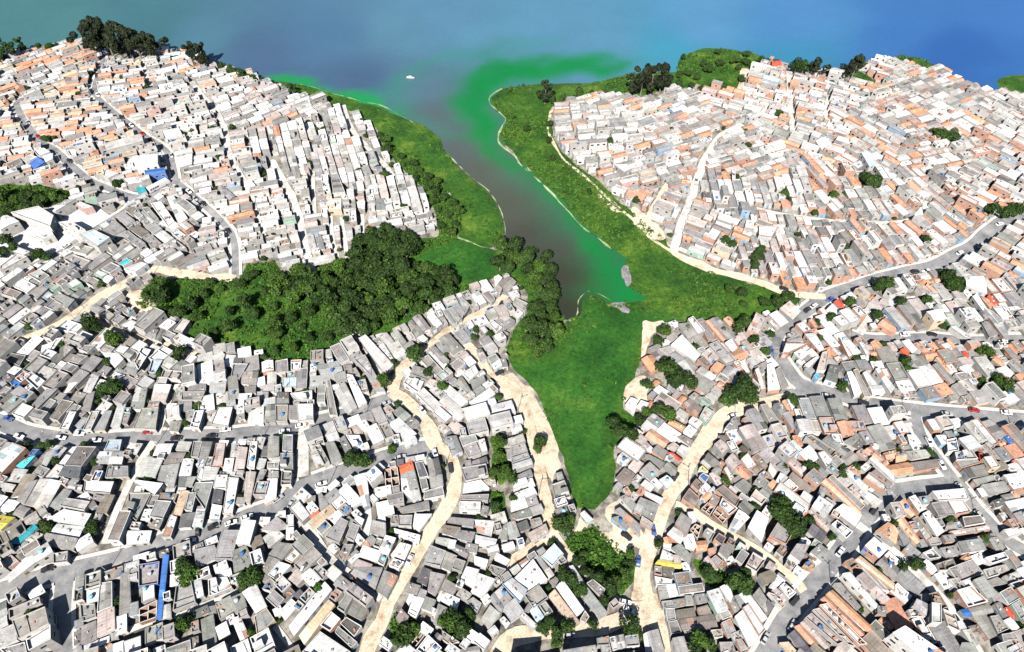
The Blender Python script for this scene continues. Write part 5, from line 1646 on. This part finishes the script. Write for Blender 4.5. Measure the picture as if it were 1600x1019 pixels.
if rest:
    VV=[];LF=[]
    for n,t in enumerate(rest):
        me_=CR[t['k']][n%4]; V=np.empty(len(me_.vertices)*3,np.float32); me_.vertices.foreach_get('co',V); V=V.reshape(-1,3)*t['r']; a=rnd.uniform(0,6.28)
        V=np.stack([V[:,0]*math.cos(a)-V[:,1]*math.sin(a)+t['X'],V[:,0]*math.sin(a)+V[:,1]*math.cos(a)+t['Y'],V[:,2]+float(bil(H,t['X'],t['Y']))],1)
        VV.append(V); LF.append(np.full(len(V)//4,rnd.random()*.7)+NR.rand(len(V)//4)*.3)
    V=np.concatenate(VV); me=npmesh('woodland',V,np.arange(len(V)).reshape(-1,4)); fattr(me,'lf',np.concatenate(LF),'FACE')
    tag(link('woodland',me,M_LEAF[0]),'small trees and saplings scattered in the wood and between houses','woodland',kind='stuff')
cnt={}
for t in trees:
    t['px'],t['py']=[float(v) for v in proj(t['X'],t['Y'],bil(H,t['X'],t['Y']))]
    t['d']=TL[t['k']][int(t['r']*7)%2]; cnt.setdefault((t['d'],t['where']),[]).append(t)
for k,v in cnt.items():
    v.sort(key=lambda t:t['px'])
    for n,t in enumerate(v): t['label']=f"{k[0]} {k[1]}"+('' if len(v)==1 else f", {ordn(n) or 'first '}from its left".replace('  ',' '))
for n,t in enumerate(trees):
    z=float(bil(H,t['X'],t['Y'])); k=t['k']; r=t['r']
    root=link('tree' if k<2 else 'eucalyptus_tree',None,[],loc=(t['X'],t['Y'],max(z,0))); root.rotation_euler[2]=rnd.uniform(0,6.28)
    sq=rnd.uniform(.85,1.2)*(1.15 if k==2 else 1); root.scale=(r,r,r*sq)
    tag(root,t['label'],'tree',t['grp'])
    for nm,me in (('trunk',TK[k][n%2]),('crown',CR[k][n%4])):
        o=bpy.data.objects.new(nm,me); COL.objects.link(o); o.parent=root
# ---------------------------------------------------------------- undergrowth
def bushes():
    rs=np.random.RandomState(3); P=[]
    def area_pts(mask_sd,n,fn):
        jj,ii=np.nonzero((mask_sd>.5)&(sdW<-1)); k=rs.randint(0,len(jj),n); x=GX[jj[k],ii[k]]+rs.uniform(-1,1,n); y=GY[jj[k],ii[k]]+rs.uniform(-1,1,n)
        d=fn(x,y); q=rs.rand(n)<d; return np.stack([x[q],y[q]],1)
    wetf=lambda x,y:bil(wet,x,y)
    cl=lambda x,y,s:np.clip((vnoise(x,y,s,71)*.6+vnoise(x,y,s/3,72)*.4-.42)*5,0,1)
    dryd=lambda x,y:np.where(wetf(x,y)>.4,.05,1)*cl(x,y,22)
    A=[area_pts(sdM['main'],9000,dryd),area_pts(sdM['wood'],6500,lambda x,y:.3+.6*cl(x,y,18)),area_pts(sdM['bank'],1500,lambda x,y:.9+0*x),area_pts(sdM['ravine'],420,lambda x,y:.9+0*x),area_pts(sdM['leftpark'],900,lambda x,y:.9+0*x),area_pts(sdM['left'],1500,lambda x,y:.35*cl(x,y,14)),area_pts(sdM['garden'],160,lambda x,y:.9+0*x),area_pts(sdM['gardenB'],130,lambda x,y:.9+0*x),area_pts(sdM['strip'],160,lambda x,y:.9+0*x),area_pts(sdM['stripB'],60,lambda x,y:.9+0*x),area_pts(sdM['yard'],200,lambda x,y:.9+0*x),area_pts(sdM['gardenR'],300,lambda x,y:.9+0*x),area_pts(sdM['slope'],200,lambda x,y:.3+0*x),area_pts(sdM['shoreleft'],500,lambda x,y:.9+0*x),area_pts(sdM['point'],300,lambda x,y:.25+0*x)]
    P=np.concatenate(A); n=len(P); R=rs.uniform(.35,1.05,n)*rs.choice([1,1,1.5],n); z=bil(H,P[:,0],P[:,1])
    proto=[]
    for s in range(4):
        r2=np.random.RandomState(100+s); proto.append(leafblob(r2,0,0,.35,.8,16,.42))
    out=np.zeros((n,16,4,3),np.float32)
    for s in range(4):
        k=np.arange(n)%4==s; out[k]=proto[s][None]*R[k][:,None,None,None]
    a=rs.uniform(0,6.28,n); ca,sa=np.cos(a)[:,None,None],np.sin(a)[:,None,None]
    x=out[...,0]*ca-out[...,1]*sa; y=out[...,0]*sa+out[...,1]*ca
    V=np.stack([x+P[:,0][:,None,None],y+P[:,1][:,None,None],out[...,2]+z[:,None,None]],-1).reshape(-1,3)
    me=npmesh('undergrowth',V,np.arange(len(V)).reshape(-1,4)); tone=np.repeat(rs.rand(n)*.6,16)+rs.rand(n*16)*.4
    fattr(me,'lf',tone,'FACE'); return me,n
me,n=bushes(); print('bushes',n)
tag(link('undergrowth',me,M_BUSH),'low green bushes and creepers covering the marsh edge','undergrowth',kind='stuff')
# ---------------------------------------------------------------- vehicles, poles, boat
def wheelbuf(B,x,y,r,w,c):
    k=12; A=[(x+r*math.cos(6.283*i/k),y-w/2,r+r*math.sin(6.283*i/k)) for i in range(k)]; Z=[(a,y+w/2,z) for a,_,z in A]
    for i in range(k): B.f([A[i],A[(i+1)%k],Z[(i+1)%k],Z[i]],c,MISC)
    B.f(A,c,MISC); B.f(Z[::-1],c,MISC)
def loft(B,secs,col,m=MISC):
    n=len(secs[0])
    for a,b in zip(secs[:-1],secs[1:]):
        for i in range(n): B.f([a[i],a[(i+1)%n],b[(i+1)%n],b[i]],col,m)
    B.f(secs[0][::-1],col,m); B.f(secs[-1],col,m)
def carparts(kind,col):
    P={}; g=lambda k:P.setdefault(k,Buf())
    def sec(x,w,z0,z1,t=.9): return [(x,-w*t,z0),(x,w*t,z0),(x,w,(z0+z1)/2),(x,w*t,z1),(x,-w*t,z1),(x,-w,(z0+z1)/2)]
    if kind=='car':
        loft(g('body'),[sec(x,w,.28,z) for x,w,z in ((-2.1,.72,.72),(-1.95,.82,.9),(-.9,.86,.95),(.7,.86,.93),(1.6,.82,.82),(2.1,.7,.62))],col)
        loft(g('cabin'),[sec(x,w,.9,z) for x,w,z in ((-1.75,.66,.96),(-1.2,.66,1.38),(.1,.66,1.42),(.9,.68,.96))],(.03,.035,.04),GLASS)
        g('roof').prism([(-1.2,-.56),(.12,-.56),(.12,.56),(-1.2,.56)],1.36,1.45,col,MISC)
        for x in (-1.3,1.3):
            for y in (-.78,.78): wheelbuf(g(('wheel',x,y)),x,y,.31,.2,(.03,.03,.03))
        for y in (-.55,.55): g(('headlight',y)).prism([(2.0,y-.15),(2.13,y-.15),(2.13,y+.15),(2.0,y+.15)],.55,.68,(.8,.8,.75),MISC)
    else:
        Lb=5.8 if kind=='bus' else 2.9; hb=3.0 if kind=='bus' else 2.3; wb=1.22 if kind=='bus' else .95
        loft(g('body'),[sec(x,wb,.4,z,.97) for x,z in ((-Lb,hb-.15),(-Lb+.3,hb),(Lb-.7,hb),(Lb-.1,hb*.72),(Lb,hb*.55))],col)
        B=g('window')
        for y in (-1,1):
            for k in range(int(Lb*.8)):
                x=-Lb+.7+k*2.35/1.0*(.55 if kind!='bus' else .52)
                if x+1>Lb-.5: break
                yy=y*(wb+.02); B.f([(x,yy,hb*.5),(x+1.0,yy,hb*.5),(x+1.0,yy*.985,hb*.78),(x,yy*.985,hb*.78)],(.02,.02,.03),GLASS)
        for k in range(2 if kind=='bus' else 1): g('roof_hatch').prism([(-2+3*k,-.4),(-1+3*k,-.4),(-1+3*k,.4),(-2+3*k,.4)],hb-.02,hb+.15,(.6,.6,.6),MISC)
        for x in (-Lb*.55,Lb*.6):
            for y in (-wb+.15,wb-.15): wheelbuf(g(('wheel',x,y)),x,y,.42 if kind=='bus' else .34,.26,(.03,.03,.03))
    return P
CC={'k':(.03,.03,.035),'w':(.8,.8,.8),'s':(.45,.46,.47),'b':(.06,.12,.35),'r':(.4,.03,.03)}; CN={'k':'black','w':'white','s':'silver','b':'dark blue','r':'red'}
protos={}
def vehicle(kind,ck,px,py,dx,dy,label,name,cat,grp):
    X,Y=at(px,py,.8); q=np.array(at(px+dx*2,py+dy*2,.8))-np.array([X,Y]); a=math.atan2(q[1],q[0])
    z=float(bil(H,X,Y))+.3
    key=(kind,ck)
    if key not in protos:
        protos[key]=[(k if isinstance(k,str) else k[0],b.mesh(k if isinstance(k,str) else k[0])) for k,b in carparts(kind,CC[ck]).items()]
        for _,me in protos[key]:
            for m_ in MATS: me.materials.append(m_)
    root=link(name,None,[],loc=(float(X),float(Y),z)); root.rotation_euler[2]=a; tag(root,label,cat,grp)
    for nm,me in protos[key]:
        o=bpy.data.objects.new(nm,me); COL.objects.link(o); o.parent=root
AUTO=[]
for q,(ph,kd,w,P) in enumerate(ROADS):
    if kd!='a' and not (kd=='d' and w>5): continue
    C=ROADC[q]; L_=0; nx_=rnd.uniform(6,24)
    for k in range(3,len(C)-3):
        L_+=np.hypot(*(C[k]-C[k-1]))
        if L_<nx_: continue
        L_=0; nx_=rnd.uniform(7,34) if kd=='a' else rnd.uniform(25,60); T=C[k+1]-C[k-1]; T=T/np.hypot(*T); nn=np.array([-T[1],T[0]])*rnd.choice([1,-1]); p=C[k]+nn*(w/2-1.0); a=proj(*p,bil(H,*p)+.8); b_=proj(*(p+T*2),bil(H,*p)+.8)
        if not(0<a[0]<1600 and 60<a[1]<1015) : continue
        if any(math.hypot(float(CARS.split()[i])-a[0],float(CARS.split()[i+1])-a[1])<14 for i in range(0,len(CARS.split()),5)) or math.hypot(a[0]-249,a[1]-292)<22 or math.hypot(a[0]-216,a[1]-318)<22: continue
        AUTO.append(f"{a[0]:.1f} {a[1]:.1f} {b_[0]-a[0]:.2f} {b_[1]-a[1]:.2f} {rnd.choice('wwkkssbr')}")
CARS+=' '+' '.join(AUTO); print('CARS',len(CARS.split())//5)
cv=[l.split() for l in [' '.join(CARS.split()[i:i+5]) for i in range(0,len(CARS.split()),5)]]
byk={}
for x,y,dx,dy,c in cv:
    X,Y=at(float(x),float(y)); d,q,k=nearest_road((X,Y)); byk.setdefault((c,q),[]).append((float(x),float(y),float(dx),float(dy)))
for (c,q),v in byk.items():
    v.sort()
    for n,(x,y,dx,dy) in enumerate(v):
        ex='' if len(v)==1 else f", {ordn(n) or 'first '}from the left"
        if c=='V': vehicle('van','w',x,y,dx,dy,f'white van parked on the {ROADS[q][0]}{ex}','parked_van','van',None)
        else: vehicle('car',c,x,y,dx,dy,f'{CN[c]} car on the {ROADS[q][0]}{ex}','parked_car','car','cars along the streets')
vehicle('bus','w',249,292,1,-.55,'white bus entering the crossroads on the northwestern avenue','bus','bus','buses near the crossroads')
vehicle('bus','s',216,318,1,-.5,'silver bus on the depot street just below the crossroads','bus','bus','buses near the crossroads')
pm={}
B=Buf(); wheel=[(.14*math.cos(6.283*i/8),.14*math.sin(6.283*i/8)) for i in range(8)]; top_=[(a*.6,b_*.6) for a,b_ in wheel]
for i in range(8): B.f([(*wheel[i],-.5),(*wheel[(i+1)%8],-.5),(*top_[(i+1)%8],8.5),(*top_[i],8.5)],(.5,.48,.45),MISC)
pm['pole']=B.mesh('pole'); B=Buf(); B.prism([(-1.0,-.06),(1.0,-.06),(1.0,.06),(-1.0,.06)],7.7,7.85,(.4,.36,.3),MISC); pm['crossarm']=B.mesh('crossarm')
B=Buf(); B.prism([(-.05,.05),(.05,.05),(.05,1.9),(-.05,1.9)],7.0,7.12,(.5,.5,.5),MISC); B.prism([(-.14,1.8),(.14,1.8),(.14,2.4),(-.14,2.4)],6.95,7.1,(.6,.6,.6),MISC); pm['lamp_arm']=B.mesh('lamp_arm')
for me in pm.values():
    for m_ in MATS: me.materials.append(m_)
np_=0; 
for q,(ph,kd,w,P) in enumerate(ROADS):
    if w<3.6: continue
    C=ROADC[q]; L_=0; n_=0
    for k in range(4,len(C)-3):
        L_+=np.hypot(*(C[k]-C[k-1]))
        if L_<38: continue
        L_=0; T=C[k+1]-C[k-1]; T=T/np.hypot(*T); s=1; nn=np.array([T[1],-T[0]])*s; p=C[k]+nn*(w/2+.35); X2,Y2=proj(p[0],p[1],bil(H,*p))
        if not(0<X2<1600 and 60<Y2<1019) or bil(sdW,*p)>0: continue
        n_+=1; np_+=1; root=link('utility_pole',None,[],loc=(float(p[0]),float(p[1]),float(bil(H,*p))+.2)); root.rotation_euler[2]=math.atan2(nn[1],nn[0])+math.pi/2
        tag(root,f'slim concrete utility pole beside the {ph}, {ordn(n_-1) or "first "}from its start','pole','utility poles along the streets')
        for nm,me in pm.items():
            o=bpy.data.objects.new(nm,me); COL.objects.link(o); o.parent=root
# rename pole labels to picture order
X,Y=at0(641,122); root=link('boat',None,[],loc=(float(X),float(Y),0)); root.scale=(.6,.6,.6); root.rotation_euler[2]=-.1; tag(root,'small white motor boat alone on the open lake','boat')
B=Buf(); S_=[[(x,-w,.9),(x,-w*.6,-.2),(x,w*.6,-.2),(x,w,.9)] for x,w in ((-4,1.3),(-1,1.5),(2,1.2),(4.4,.15))]
for a,b_ in zip(S_[:-1],S_[1:]):
    for i in range(3): B.f([a[i],b_[i],b_[i+1],a[i+1]],(.8,.8,.78),MISC)
    B.f([(a[0][0],a[0][1],.75),(a[3][0],a[3][1],.75),(b_[3][0],b_[3][1],.75),(b_[0][0],b_[0][1],.75)],(.7,.66,.58),MISC)
B.f(S_[0],(.8,.8,.78),MISC); link('hull',B.mesh('hull'),MATS,parent=root)
B=Buf(); B.prism([(-1.5,-.9),(1.5,-.8),(1.5,.8),(-1.5,.9)],.7,2.1,(.75,.75,.73),MISC,(.8,.8,.8)); link('cabin',B.mesh('cabin'),MATS,parent=root)
# ---------------------------------------------------------------- light, sky, camera
SE,SA=math.radians(44),math.radians(78)   # elevation; compass of the shadows measured from +x
w=bpy.data.worlds.new('World'); S.world=w; w.use_nodes=True; nt=w.node_tree; bg=nt.nodes['Background']
sky=nt.nodes.new('ShaderNodeTexSky'); sky.sky_type='NISHITA'; sky.sun_disc=False; sky.sun_elevation=SE; sky.sun_rotation=math.radians(90)-(SA+math.pi); sky.altitude=700
nt.links.new(sky.outputs[0],bg.inputs[0]); bg.inputs[1].default_value=.05
l=bpy.data.lights.new('sun','SUN'); l.energy=5.0; l.angle=math.radians(.5); l.color=(1,.96,.9)
o=bpy.data.objects.new('sun',l); COL.objects.link(o)
from mathutils import Vector
d=Vector((math.cos(SA)*math.cos(SE),math.sin(SA)*math.cos(SE),-math.sin(SE))); o.rotation_euler=d.to_track_quat('-Z','Y').to_euler()
cam=bpy.data.cameras.new('camera'); cam.sensor_width=36; cam.lens=F*36/1600; cam.clip_start=1; cam.clip_end=40000
o=bpy.data.objects.new('camera',cam); COL.objects.link(o); o.location=(0,0,HC); o.rotation_euler=(math.pi/2-TH,0,0); S.camera=o
S.view_settings.view_transform='Standard'; S.view_settings.look='None'; S.view_settings.exposure=.85; S.view_settings.gamma=1; S.cycles.diffuse_bounces=0; S.cycles.max_bounces=4
